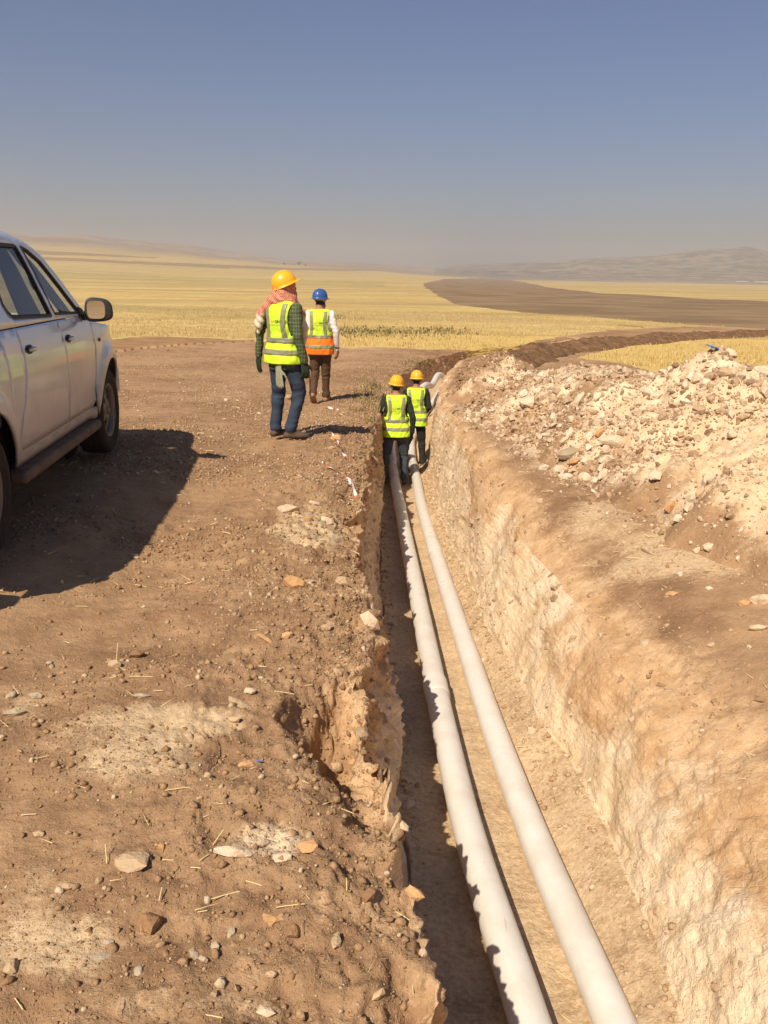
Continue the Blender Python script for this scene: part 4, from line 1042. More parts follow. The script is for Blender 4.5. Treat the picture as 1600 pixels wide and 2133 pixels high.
def make_person(name, loc, yaw, J, mats, label, voxel=.0095, seed=0, vest='yellow', lean=(0, 0), head_yaw=0.0, head_pitch=0.0, helmet=None, scarf=False, scale=1.0, shirt_tail=False):
    """J: joints elbowL,wristL,elbowR,wristR,kneeL,ankleL,kneeR,ankleR, footyaw/pitch, hand dirs; left is -x"""
    root = empty(name, loc, yaw); root.scale = (scale,) * 3
    tag(root, label, 'person')
    bm = bmesh.new(); groups = []
    def add(prims, tg):
        for a, b, ra, rb in prims:
            capsule_mesh(bm, a, b, ra, rb); groups.append((np.array(a, float), np.array(b, float), ra, rb, tg))
    SH = {-1: Vector((-.178, -.008, 1.405)), 1: Vector((.178, -.008, 1.405))}
    for s, k in ((-1, 'L'), (1, 'R')):
        e, w_ = Vector(J['elbow' + k]), Vector(J['wrist' + k])
        e2 = e + (w_ - e) * .35
        add([(SH[s], SH[s].lerp(e, .4), .064, .058), (SH[s].lerp(e, .4), e, .056, .047), (e, e2, .048, .046), (e2, w_, .045, .036)], 'sleeve')
        hd = Vector(J.get('hand' + k, (0, .1, -1))); hn = Vector(J.get('back' + k, (s, 0, 0)))
        add(hand_prims(w_ + hd.normalized() * .02, hd, hn, J.get('thumb' + k, s), J.get('curl' + k, .55), 1.12 if J.get('glove' + k) else 1.0), 'hand' + k)
        h = Vector((s * .088, -.005, .90)); kn, an = Vector(J['knee' + k]), Vector(J['ankle' + k])
        m = h.lerp(kn, .45)
        add([(h, m, .102, .092), (m, kn, .090, .072), (kn, kn.lerp(an, .4), .071, .066), (kn.lerp(an, .4), an + (kn - an) * .04, .063, .061)], 'leg')
        add(foot_prims(an, J.get('foot' + k, 0), J.get('pitch' + k, 0)), 'foot' + k)
    # torso as stacked rounded sections
    V, F = loft(.76, 1.50, 40, 0, 40); vs = [bm.verts.new(v) for v in V]
    for f in F: bm.faces.new([vs[i] for i in f])
    bm.faces.new([vs[i] for i in range(40)][::-1]); bm.faces.new([vs[i] for i in range(len(V) - 40, len(V))])
    hc = Vector((0, .025, 1.625)); cy_, sy_ = math.cos(head_yaw), math.sin(head_yaw)
    HM = Matrix.Translation(hc) @ Matrix.Rotation(head_yaw, 4, 'Z') @ Matrix.Rotation(head_pitch, 4, 'X')
    hp = lambda x, y, z: HM @ Vector((x, y, z))
    add([((0, -.005, 1.46), hp(0, -.02, -.06), .062, .057)], 'neck')
    add([(hp(0, -.018, .03), hp(0, .012, .025), .087, .083), (hp(0, -.01, .02), hp(0, .045, -.055), .078, .055), (hp(-.025, .06, -.085), hp(.025, .06, -.085), .036, .036), (hp(-.03, .072, .03), hp(.03, .072, .03), .026, .026),
         (hp(0, .098, .022), hp(0, .116, -.018), .010, .014), (hp(-.018, .098, -.048), hp(.018, .098, -.048), .010, .010), (hp(-.084, -.002, .012), hp(-.084, .004, -.022), .016, .012), (hp(.084, -.002, .012), hp(.084, .004, -.022), .016, .012)], 'head')
    me = remesh(bm, voxel, 2)
    P = coords(me)
    # nearest primitive decides the garment
    best = np.full(len(P), 1e9); tg_i = np.zeros(len(P), int); tags = ['shirt', 'sleeve', 'handL', 'handR', 'leg', 'footL', 'footR', 'neck', 'head', 'hair']
    for a, b, ra, rb, tg in groups:
        d = b - a; L = max(d @ d, 1e-9); t = np.clip(((P - a) @ d) / L, 0, 1); q = np.linalg.norm(P - a - t[:, None] * d, axis=1) - (ra + (rb - ra) * t)
        m = q < best; best[m] = q[m]; tg_i[m] = tags.index(tg)
    cy, rx, ry = tors(P[:, 2]); ins = (np.abs(P[:, 0]) / rx) ** NEXP + (np.abs(P[:, 1] - cy) / ry) ** NEXP
    zt = P[:, 2]
    tor = (ins < 1.12) & (zt > .78) & (zt < 1.5) & (tg_i != 7)
    tg_i[tor & (tg_i == 4) & (zt > J.get('tail', .90))] = 0
    tg_i[tor & (tg_i != 4) & (tg_i != 2) & (tg_i != 3)] = np.where(zt[tor & (tg_i != 4) & (tg_i != 2) & (tg_i != 3)] > J.get('tail', .90), 0, 4)
    iv = np.array(HM.inverted()); Ph = P @ iv[:3, :3].T + iv[:3, 3]
    hair = ((tg_i == 8) | (tg_i == 7)) & (Ph[:, 1] < .035 - .5 * np.maximum(Ph[:, 2], -.1)) & (Ph[:, 2] > -.075) & ~((np.abs(Ph[:, 0]) > .078) & (Ph[:, 1] > -.02) & (Ph[:, 1] < .02))
    tg_i[hair] = 9
    # folds in the cloth
    N = normals(me); cl = np.isin(tg_i, (0, 1, 4))
    ks = vnoise(P[:, 0] * 11 + seed, P[:, 1] * 11, P[:, 2] * 13) + .7 * (1 - 2 * np.abs(vnoise(P[:, 0] * 8, P[:, 1] * 8 + seed, P[:, 2] * 17)))
    knee = np.exp(-((zt - .48) / .10) ** 2) + np.exp(-((zt - .12) / .07) ** 2) + np.exp(-((zt - .80) / .08) ** 2) * .6 + .35
    P = P + N * (ks * .0105 * cl * np.where(tg_i == 4, knee, .9))[:, None]
    me.vertices.foreach_set('co', P.astype(np.float32).ravel()); me.update()
    ml = [mats['shirt'], mats.get('gloveL') or M_SKIN, mats.get('gloveR') or M_SKIN, mats['trousers'], mats['shoe'], M_SKIN, M_HAIR]
    for m in ml: me.materials.append(m)
    vm = np.array([0, 0, 1, 2, 3, 4, 4, 5, 5, 6])[tg_i]
    fv = np.empty(len(me.loops), np.int32); me.loops.foreach_get('vertex_index', fv)
    ls = np.empty(len(me.polygons), np.int32); me.polygons.foreach_get('loop_start', ls)
    me.polygons.foreach_set('material_index', vm[fv[ls]].astype(np.int32))
    me.polygons.foreach_set('use_smooth', np.ones(len(me.polygons), bool))
    me.name = 'body'; link('body', me, root)
    for s in (-1, 1):
        bm2 = bmesh.new(); bmesh.ops.create_icosphere(bm2, subdivisions=2, radius=.012); me2 = bpy.data.meshes.new('eye'); bm2.to_mesh(me2); bm2.free()
        e = link('eye', me2, root, M_HAIR); e.location = hp(s * .032, .088, .008)
    # vest
    def shell(V, F, off_seed, nm, mat, parent, cut=None, thick=.003):
        bm3 = bmesh.new(); vs = [bm3.verts.new(v) for v in V]
        for f in F: bm3.faces.new([vs[i] for i in f])
        if cut:
            for co, no in (((.163, 0, 0), (1, 0, 0)), ((-.163, 0, 0), (1, 0, 0)), ((0, 0, 1.13), (0, 0, 1)), ((0, 0, 1.27), (0, 0, 1))):
                bmesh.ops.bisect_plane(bm3, geom=bm3.verts[:] + bm3.edges[:] + bm3.faces[:], plane_co=co, plane_no=no)
            kill = [f for f in bm3.faces if abs(f.calc_center_median().x) > .163 and f.calc_center_median().z > 1.13]
            kill += [f for f in bm3.faces if f.calc_center_median().y > .0 and abs(f.calc_center_median().x) < .008 and f.calc_center_median().z < 5]
            bmesh.ops.delete(bm3, geom=kill, context='FACES')
        me3 = bpy.data.meshes.new(nm); bm3.to_mesh(me3); bm3.free()
        Pv = coords(me3); N3 = normals(me3); Pv = Pv + N3 * folds(Pv, seed)[:, None]
        # armhole curves inwards between armpit and shoulder
        za = np.clip((Pv[:, 2] - 1.13) / .27, 0, 1); ax = np.abs(Pv[:, 0])
        if cut: Pv[:, 0] -= np.sign(Pv[:, 0]) * .022 * np.sin(za * math.pi) * sstep(.12, .163, ax)
        me3.vertices.foreach_set('co', Pv.astype(np.float32).ravel()); me3.polygons.foreach_set('use_smooth', np.ones(len(me3.polygons), bool)); me3.update()
        o = link(nm, me3, parent, mat)
        sm = o.modifiers.new('thickness', 'SOLIDIFY'); sm.thickness = thick; sm.offset = 1
        return o
    fl = .026; off = .019; hem = J.get('hem', .79)
    V, F = loft(hem, 1.487, 60, off, 96, flare=fl)
    vo = shell(V, F, seed, 'vest', M_YEL, root, cut=True)
    so = off + .0045
    b1, b2 = J.get('bands', (1.065, .925))
    if vest == 'orange':
        V, F = loft(hem - .004, b1 + .01, 40, off + .003, 96, flare=fl); shell(V, F, seed, 'orange_panel', M_ORG, vo)
    for zb in (b1, b2):
        V, F = loft(zb - .026, zb + .026, 6, so + .002, 96, flare=fl); shell(V, F, seed, 'reflective_strip', M_STRIP, vo)
    for s in (-1, 1):
        zs = np.linspace(b1 + .02, 1.455, 34)
        for fr in (False, True):
            Vx, Fx = [], []
            xs = np.linspace(.088, .138, 6)
            for z in zs:
                xo = -.012 * math.sin(np.clip((z - 1.1) / .3, 0, 1) * math.pi)
                for x in xs: Vx.append((s * (x + xo), float(back_y(x + xo, z, so + .001, fl, fr)), z))
            for i in range(len(zs) - 1):
                for j in range(5):
                    q = (i * 6 + j, i * 6 + j + 1, i * 6 + 7 + j, i * 6 + 6 + j); Fx.append(q if (s > 0) != fr else q[::-1])
            shell(np.array(Vx), Fx, seed, 'reflective_strip', M_STRIP, vo)
    # print on the back
    def text(body, size, z, x0, mat, nm='lettering'):
        cu = bpy.data.curves.new('t', 'FONT'); cu.body = body; cu.size = size; cu.align_x = 'LEFT'; cu.resolution_u = 2; cu.offset = .0006
        ob = bpy.data.objects.new('t', cu); COL.objects.link(ob); dg = bpy.context.evaluated_depsgraph_get(); dg.update()
        mt = bpy.data.meshes.new_from_object(ob.evaluated_get(dg), depsgraph=dg); bpy.data.objects.remove(ob)
        Q = coords(mt); wdt = Q[:, 0].max(); X = Q[:, 0] + x0; Z = z + Q[:, 1]
        Y = back_y(X, Z, off, fl); Pt = np.stack([X, Y, Z], -1); d = folds(Pt, seed) + .0085; Pt[:, 1] -= d
        mt.vertices.foreach_set('co', Pt.astype(np.float32).ravel()); mt.update()
        mt.name = nm; o = link(nm, mt, vo); mt.materials.clear(); mt.materials.append(mat); return x0 + wdt
    x1 = text('KAR', .043, 1.262, -.083, M_INKO); text('GROUP', .043, 1.262, x1 + .003, M_INK)
    # second line: too small to read in the photograph, kept as a row of faint dashes
    zz = 1.240; xx = -.08; r_ = random.Random(3)
    Vx, Fx = [], []
    while xx < .078:
        wl = r_.uniform(.006, .011); n0 = len(Vx)
        for (a, b) in ((0, 0), (wl, 0), (wl, .007), (0, .007)):
            q = np.array([[xx + a, 0, zz + b]]); yv = float(back_y(xx + a, zz + b, off, fl)); q[0, 1] = yv; Vx.append((xx + a, yv - float(folds(q, seed)[0]) - .0085, zz + b))
        Fx.append((n0, n0 + 1, n0 + 2, n0 + 3)); xx += wl + r_.choice((.002, .002, .006))
    link('small_print', np_mesh('small_print', Vx, Fx, False), vo, M_INKF)
    # helmet
    if helmet is not None:
        hm, hy, hpi, roll = helmet; M = Matrix.Translation(hc + Vector((0, -.004, .045))) @ Matrix.Rotation(head_yaw + hy, 4, 'Z') @ Matrix.Rotation(hpi, 4, 'X') @ Matrix.Rotation(roll, 4, 'Y')
        nu, nv = 72, 22; Vh = []
        for i in range(nv):
            ph = i / (nv - 1) * math.pi / 2
            for j in range(nu):
                a = 2 * math.pi * j / nu; c, s = math.cos(a), math.sin(a)
                r = math.cos(ph) ** .82; z = .128 * math.sin(ph)
                rib = .005 * math.exp(-((s * 0 + c * r) / .11) ** 2) * math.sin(ph) + .003 * (math.exp(-((c * r - .42) / .07) ** 2) + math.exp(-((c * r + .42) / .07) ** 2)) * math.sin(ph)
                Vh.append(((.113 + rib) * r * c, (.134 + rib) * r * s - .004, z + rib * 1.3))
        # brim: down, out and round, longer in front
        rim = []
        for j in range(nu):
            a = 2 * math.pi * j / nu; c, s = math.cos(a), math.sin(a); fr = max(0, s) ** 3
            rim.append([((.115) * c, (.136) * s - .004, -.012), ((.122) * c, (.143 + .02 * fr) * s - .004, -.018), ((.130) * c, (.152 + .050 * fr) * s - .004, -.021 - .008 * fr), ((.130) * c, (.152 + .05 * fr) * s - .004, -.025 - .008 * fr), ((.117) * c, (.136) * s - .004, -.020), ((.108) * c, (.128) * s - .004, -.004), ((.104) * c, (.124) * s - .004, .02)])
        Vb = [rim[j][k] for k in range(7) for j in range(nu)]
        VV = [v for i in range(nv - 1, -1, -1) for v in Vh[i * nu:(i + 1) * nu]] + Vb; n_r = nv + 7
        FF = [(i * nu + j, (i + 1) * nu + j, (i + 1) * nu + (j + 1) % nu, i * nu + (j + 1) % nu) for i in range(n_r - 1) for j in range(nu)]
        mh = np_mesh('helmet', [tuple(M @ Vector(v)) for v in VV], FF); ho = link('helmet', mh, root, hm)
        Vb2 = []
        for k, (rr, z) in enumerate(((.100, -.008), (.101, -.045), (.097, -.046), (.096, -.01))):
            for j in range(40):
                a = 2 * math.pi * j / 40; Vb2.append(tuple(M @ Vector((rr * math.cos(a), (rr + .018) * math.sin(a), z))))
        FF = [((k % 4) * 40 + j, (k % 4) * 40 + (j + 1) % 40, ((k + 1) % 4) * 40 + (j + 1) % 40, ((k + 1) % 4) * 40 + j) for k in range(4) for j in range(40)]
        if not scarf: link('headband', np_mesh('headband', Vb2, FF), ho, M_BAND)
    return root, hp

def ground_at(px, py, floor=False):
    p, n, _ = shoot(px, py); return p
def standing(x, y): return float(drop(x, y)[0].z)
def world_of(root, v):
    return root.matrix_basis @ Vector(v)

# worker in jeans on the left bank
x1, y1 = -1.115, 9.52; z1 = max(standing(x1, y1), float(g(x1, y1)) - .03) + .03
J1 = dict(elbowL=(-.305, -.04, 1.15), wristL=(-.345, -.02, .90), elbowR=(.235, -.06, 1.13), wristR=(.25, .03, .86), handL=(-.04, -.02, -1), backL=(-.3, -.95, 0), handR=(.08, .05, -1), backR=(.8, -.6, 0), curlL=.35, curlR=.6,
          gloveL=1, gloveR=1, kneeL=(-.115, .03, .50), ankleL=(-.125, -.02, .095), kneeR=(.135, .09, .50), ankleR=(.085, -.02, .095), footL=.15, footR=-.75, hem=.83, bands=(1.08, .955), tail=.74)
p1, hp1 = make_person('person', (x1, y1, z1), math.radians(-33), J1, dict(shirt=M_SHIRT, trousers=M_JEANS, shoe=M_BOOT, gloveL=M_GLOVE, gloveR=M_GLOVE),
    'worker in yellow helmet, red and white headscarf, plaid shirt and jeans', seed=3, head_yaw=math.radians(-38), head_pitch=.06, helmet=(M_HY, 0, .40, .0), scarf=True, scale=1.0)
# headscarf: hood, cape over the shoulders, one end thrown over the left shoulder, the other hanging in front on the right
def scarf(root, hp):
    bm = bmesh.new()
    C = lambda a, b, ra, rb: capsule_mesh(bm, a, b, ra, rb)
    C(hp(0, -.02, .03), hp(0, .015, .02), .103, .098); C(hp(0, -.03, -.02), (0, -.035, 1.50), .098, .092); C(hp(0, .03, -.04), hp(0, .05, -.10), .085, .07)
    C((-.03, -.04, 1.52), (-.10, -.05, 1.44), .075, .06); C((.03, -.02, 1.52), (.11, .0, 1.45), .07, .055)
    C((-.06, -.06, 1.52), (-.19, -.07, 1.40), .060, .050); C((-.15, -.09, 1.42), (-.245, -.085, 1.33), .048, .050); C((-.23, -.085, 1.35), (-.285, -.085, 1.23), .052, .045); C((-.27, -.085, 1.27), (-.285, -.085, 1.15), .044, .022); C((-.20, -.10, 1.38), (-.245, -.115, 1.22), .040, .028); C((-.02, -.085, 1.52), (-.12, -.10, 1.44), .040, .040)
    C((-.05, -.09, 1.49), (-.17, -.115, 1.38), .035, .030)
    C((.06, .05, 1.50), (.13, .12, 1.36), .06, .055); C((.13, .12, 1.36), (.16, .155, 1.16), .052, .04); C((.16, .155, 1.18), (.15, .16, 1.0), .038, .015)
    me = remesh(bm, .010, 14); P = coords(me); N = normals(me)
    f = .006 + .006 * np.sin(P[:, 0] * 60 + P[:, 2] * 50 + 4 * vnoise(P[:, 0] * 5, P[:, 1] * 5, P[:, 2] * 5)) + .006 * vnoise(P[:, 0] * 14, P[:, 1] * 14, P[:, 2] * 8)
    P = P + N * f[:, None]; me.vertices.foreach_set('co', P.astype(np.float32).ravel()); me.update(); me.name = 'headscarf'; me.materials.clear()
    link('headscarf', me, root, M_SCARF)
scarf(p1, hp1)
def glove_at(root):
    bm = bmesh.new(); o0 = Vector((0, 0, 0))
    for a, b, ra, rb in hand_prims((0, 0, 0), (.05, 0, -1), (0, -1, 0), 1, .15, 1.15): capsule_mesh(bm, a, b, ra, rb)
    for q in (-.022, 0, .022): capsule_mesh(bm, (q, 0, .06), (q, 0, -.01), .020, .017)
    me = remesh(bm, .008, 2); me.name = 'work_glove'; me.materials.clear(); o = link('work_glove', me, mat=M_GLOVEG)
    o.location = root.matrix_basis @ Vector((.035, -.142, .775)); o.rotation_euler = (math.radians(-4), math.radians(-5), root.rotation_euler.z); o.scale = (1.05, .75, 1.05)
    tag(o, 'grey work glove hanging out of the back pocket of the jeans', 'glove')
glove_at(p1)
V, F = tube([(0, 0, 0), (.004, .01, -.15), (.012, .02, -.34)], .006, 8); ro = link('thin_rod', np_mesh('thin_rod', V, F), mat=M_SOLE)
ro.location = p1.matrix_basis @ Vector((.285, .07, .82)); tag(ro, 'thin dark rod held in the right glove of the worker in jeans', 'rod')

# man in white shirt beyond him
x2, y2 = -1.06, 13.9; z2 = standing(x2, y2)
J2 = dict(elbowL=(-.255, -.02, 1.13), wristL=(-.245, .14, .91), elbowR=(.27, -.05, 1.13), wristR=(.275, .05, .87), handL=(.05, .25, -1), backL=(-.8, .5, 0), handR=(-.05, .12, -1), backR=(.9, -.4, 0),
          kneeL=(-.085, .02, .50), ankleL=(-.085, -.17, .16), kneeR=(.08, .08, .50), ankleR=(.075, .10, .095), footL=.05, footR=-.1, pitchL=.62, hem=.79, bands=(1.06, .905), tail=.74)
p2, _ = make_person('person', (x2, y2, z2), math.radians(-7), J2, dict(shirt=M_WSHIRT, trousers=M_BROWN, shoe=M_TANSH), 'man in blue helmet, white shirt and vest with an orange lower half', seed=11, vest='orange',
    head_yaw=math.radians(-32), head_pitch=-.06, helmet=(M_HB, 0, -.02, 0), scale=.985)
# plain dark ring round the right wrist
V, F = tube([(0, 0, -.012), (0, .001, .012)], .037, 18); wt = link('wrist_ring', np_mesh('wrist_ring', V, F), p2, M_SOCK); wt.location = (.273, .045, .885)

# two men in the trench
x3, y3 = .165, 13.75
z3 = float(FLZ(y3)) - .0
J3 = dict(elbowL=(-.275, -.02, 1.13), wristL=(-.285, .07, .88), elbowR=(.275, -.05, 1.12), wristR=(.27, .03, .87), handR=(-.02, .12, -1), backR=(.9, -.4, 0), gloveR=1, gloveL=1,
          kneeL=(-.15, .03, .50), ankleL=(-.185, 0, .095), kneeR=(.14, .05, .50), ankleR=(.165, .02, .095), footL=.1, footR=-.1, hem=.81, bands=(1.07, .94), tail=.74)
p3, _ = make_person('person', (x3, y3, z3 + .03), math.radians(2), J3, dict(shirt=M_DARK, trousers=M_DJEAN, shoe=M_BOOT, gloveL=M_GLOVE, gloveR=M_GLOVE), 'worker in dark jacket straddling the left pipe, nearer one in the trench', seed=21,
    head_yaw=math.radians(-14), head_pitch=-.12, helmet=(M_HY, 0, .0, .12), scale=.985)
x4, y4 = .535, 15.35
z4 = float(FLZ(y4))
J4 = dict(elbowL=(-.26, .0, 1.13), wristL=(-.22, .17, .95), elbowR=(.245, .0, 1.14), wristR=(.19, .2, 1.02), handL=(.1, .5, -1), handR=(-.3, .8, -.4), backR=(.8, -.2, .5),
          kneeL=(-.15, .03, .50), ankleL=(-.20, 0, .095), kneeR=(.12, .03, .50), ankleR=(.155, 0, .095), footL=.1, footR=-.25, hem=.80, bands=(1.06, .925), tail=.74)
p4, _ = make_person('person', (x4, y4, z4 + .03), math.radians(-3), J4, dict(shirt=M_DARK, trousers=M_BLACK, shoe=M_BOOT, gloveL=M_GLOVE, gloveR=M_GLOVE), 'worker in black trousers beside the right pipe, farther of the two in the trench', seed=35,
    head_yaw=math.radians(4), head_pitch=-.08, helmet=(M_HY, 0, -.04, 0), scale=.975)
# ------------------------------------------------------------------ pickup truck
def paint():
    t = NT('silver_paint', .34, .5); t.b.inputs['Metallic'].default_value = .25; t.b.inputs['Coat Weight'].default_value = .8; t.b.inputs['Coat Roughness'].default_value = .10
    sp = t.n('ShaderNodeSeparateXYZ'); t.t.links.new(t.pos, sp.inputs[0]); nz = t.noise(5, 6, .65); n2 = t.noise(40, 4, .7)
    low = t.math('ADD', t.rng(sp.outputs[2], 1.25, .35, 0, 1, False), t.math('MULTIPLY', t.math('SUBTRACT', nz, .5), .6))
    d = t.math('MULTIPLY', t.rng(low, .05, 1.0), .75); d = t.math('ADD', d, .04)
    c = t.mix(d, (.64, .65, .68), (.38, .31, .25)); c = t.mix(t.rng(n2, .55, .8, 0, .15), c, (.3, .22, .15))
    t.t.links.new(t.math('MULTIPLY', t.math('SUBTRACT', 1, d), .8), t.b.inputs['Coat Weight'])
    return t.done(c, None, t.rng(d, 0, .8, .28, .7))
M_PAINT = paint()
M_TYRE = simple('tyre_rubber', (.04, .031, .024), .9, .2, var=.25, scale=12, bump=.3); M_RIM = simple('rim_alloy', (.17, .14, .115), .55, .5, .4, var=.2, scale=10)
M_TRIM = simple('dark_trim', (.035, .030, .026), .6, .3, var=.2); M_STEP = simple('dusty_step', (.15, .105, .07), .8, .2, var=.2, scale=8); M_UNDER = simple('underbody', (.02, .017, .015), .9, .1)
M_CHROME = simple('chrome', (.5, .48, .45), .2, .5, .9, var=.03); M_SEAT = simple('seat_fabric', (.10, .095, .085), .9, .1); M_DASH = simple('dash_plastic', (.05, .047, .042), .7, .2)
M_LAMP = simple('tail_lamp', (.45, .02, .015), .2, .5); M_HLAMP = simple('head_lamp', (.6, .6, .6), .1, .6)
def glass_mat(name, tintc, mixv):
    m = bpy.data.materials.new(name); m.use_nodes = True; t = m.node_tree; t.nodes.clear()
    o = t.nodes.new('ShaderNodeOutputMaterial'); tr = t.nodes.new('ShaderNodeBsdfTransparent'); tr.inputs[0].default_value = (*tintc, 1)
    gl = t.nodes.new('ShaderNodeBsdfGlossy'); gl.inputs['Roughness'].default_value = .03
    df = t.nodes.new('ShaderNodeBsdfDiffuse'); df.inputs[0].default_value = (.36, .31, .26, 1)
    ge = t.nodes.new('ShaderNodeNewGeometry'); dt = t.nodes.new('ShaderNodeVectorMath'); dt.operation = 'DOT_PRODUCT'; t.links.new(ge.outputs['Normal'], dt.inputs[0]); t.links.new(ge.outputs['Incoming'], dt.inputs[1])
    ab = t.nodes.new('ShaderNodeMath'); ab.operation = 'ABSOLUTE'; t.links.new(dt.outputs['Value'], ab.inputs[0])
    iv = t.nodes.new('ShaderNodeMath'); iv.operation = 'SUBTRACT'; iv.inputs[0].default_value = 1; t.links.new(ab.outputs[0], iv.inputs[1])
    pw = t.nodes.new('ShaderNodeMath'); pw.operation = 'POWER'; pw.inputs[1].default_value = 5; t.links.new(iv.outputs[0], pw.inputs[0])
    lw = t.nodes.new('ShaderNodeMath'); lw.operation = 'MULTIPLY_ADD'; lw.inputs[1].default_value = .92; lw.inputs[2].default_value = .06; t.links.new(pw.outputs[0], lw.inputs[0])
    m1 = t.nodes.new('ShaderNodeMixShader'); m1.inputs[0].default_value = mixv; t.links.new(tr.outputs[0], m1.inputs[1]); t.links.new(df.outputs[0], m1.inputs[2])
    m2 = t.nodes.new('ShaderNodeMixShader'); t.links.new(lw.outputs[0], m2.inputs[0]); t.links.new(m1.outputs[0], m2.inputs[1]); t.links.new(gl.outputs[0], m2.inputs[2])
    t.links.new(m2.outputs[0], o.inputs[0]); return m
M_GLASS = glass_mat('window_glass', (.44, .48, .47), .08)
M_GLASSF = glass_mat('clear_glass', (.86, .88, .84), .05)
def mirror_mat():
    t = NT('mirror_glass', .02, .5); t.b.inputs['Metallic'].default_value = 1.0; return t.done((.75, .78, .76))
M_MIRR = mirror_mat()

TR = empty('pickup_truck', (-3.085, 4.57, .09), math.radians(5.2))
tag(TR, 'dusty silver double cab pickup truck parked on the bare ground, cut off behind', 'pickup truck')
WZ = np.array([(.30, .80), (.40, .865), (.55, .895), (.80, .915), (.98, .912), (1.08, .900), (1.16, .882), (1.24, .858), (1.40, .800), (1.60, .730), (1.76, .665), (1.84, .60), (1.88, .52)])
YT = np.array([(-1.35, .93), (-1.1, .97), (-.6, .99), (.5, 1), (2.4, 1), (2.9, .995), (3.3, .975), (3.55, .93), (3.75, .83), (3.88, .66), (3.95, .5)])
def sp1(a):
    ys = np.linspace(a[0, 0], a[-1, 0], 400); v = np.interp(ys, a[:, 0], a[:, 1]); k = 17; v = np.convolve(np.pad(v, k // 2, mode='reflect', reflect_type='odd'), np.ones(k) / k, 'valid'); v = np.convolve(np.pad(v, k // 2, mode='reflect', reflect_type='odd'), np.ones(k) / k, 'valid')
    return lambda q: np.interp(q, ys, v)
WZf, YTf = sp1(WZ), sp1(YT)
AX = ((0.0, .39), (3.085, .39))
def XS(y, z):
    w_ = WZf(z) * np.where(z > 1.2, 1, YTf(y)); fl = 0
    for a, b in AX:
        r = np.hypot(y - a, z - b); fl = fl + .038 * sstep(.60, .535, r) * (z < 1.1)
    return w_ + fl
def arc(c, r, a0, a1, n): return [(c[0] + r * math.cos(math.radians(a0 + (a1 - a0) * i / n)), c[1] + r * math.sin(math.radians(a0 + (a1 - a0) * i / n))) for i in range(n + 1)]
def pip(pt, poly): return bool(polymask(np.array([pt[0]]), np.array([pt[1]]), poly)[0])
def densify(poly, d=.035):
    out = []
    for i, a in enumerate(poly):
        b = poly[(i + 1) % len(poly)]; n = max(1, int(math.dist(a, b) / d))
        out += [(a[0] + (b[0] - a[0]) * k / n, a[1] + (b[1] - a[1]) * k / n) for k in range(n)]
    return out
def panel(name, outline, holes, mat, parent, sides=(1, -1), thick=.018, off=0.0, step=.04, fx=XS):
    outline = densify(outline); holes = [densify(h) for h in holes]
    pts = list(outline); edges = [(i, (i + 1) % len(outline)) for i in range(len(outline))]
    for h in holes:
        b = len(pts); pts += h; edges += [(b + i, b + (i + 1) % len(h)) for i in range(len(h))]
    ya, yb = min(p[0] for p in outline), max(p[0] for p in outline); za, zb = min(p[1] for p in outline), max(p[1] for p in outline)
    bp = np.array(pts)
    G = np.array([(y + (0 if int(round((z - za) / step)) % 2 else step / 2), z) for y in np.arange(ya, yb, step) for z in np.arange(za, zb, step)])
    m = polymask(G[:, 0], G[:, 1], outline)
    for h in holes: m &= ~polymask(G[:, 0], G[:, 1], h)
    G = G[m]
    if len(G):
        dmin = np.min(np.hypot(G[:, None, 0] - bp[None, :, 0], G[:, None, 1] - bp[None, :, 1]), 1); G = G[dmin > step * .45]
    pts += [tuple(q) for q in G]
    r = delaunay_2d_cdt([Vector(p) for p in pts], edges, [], 0, 1e-5); v2, f2 = r[0], r[2]
    A = np.array([v[:] for v in v2]); cen = np.array([A[list(f)].mean(0) for f in f2])
    k = polymask(cen[:, 0], cen[:, 1], outline)
    for h in holes: k &= ~polymask(cen[:, 0], cen[:, 1], h)
    X = fx(A[:, 0], A[:, 1]) + off; objs = []
    for s in sides:
        P3 = np.stack([s * X, A[:, 0], A[:, 1]], -1); F3 = [tuple(f) if s > 0 else tuple(reversed(f)) for f, q in zip(f2, k) if q]
        # make all faces look outward
        me = np_mesh(name, P3, np.array(F3)); bm = bmesh.new(); bm.from_mesh(me)
        loose = [v for v in bm.verts if not v.link_faces]; bmesh.ops.delete(bm, geom=loose, context='VERTS')
        bmesh.ops.recalc_face_normals(bm, faces=bm.faces)
        if sum(f.normal.x * f.calc_area() for f in bm.faces) * s < 0: bmesh.ops.reverse_faces(bm, faces=bm.faces)
        for f in bm.faces: f.smooth = True
        bm.to_mesh(me); bm.free(); o = link(name, me, parent, mat)
        if thick:
            sm = o.modifiers.new('thickness', 'SOLIDIFY'); sm.thickness = thick; sm.offset = -1
        objs.append(o)
    return objs
gp = .004
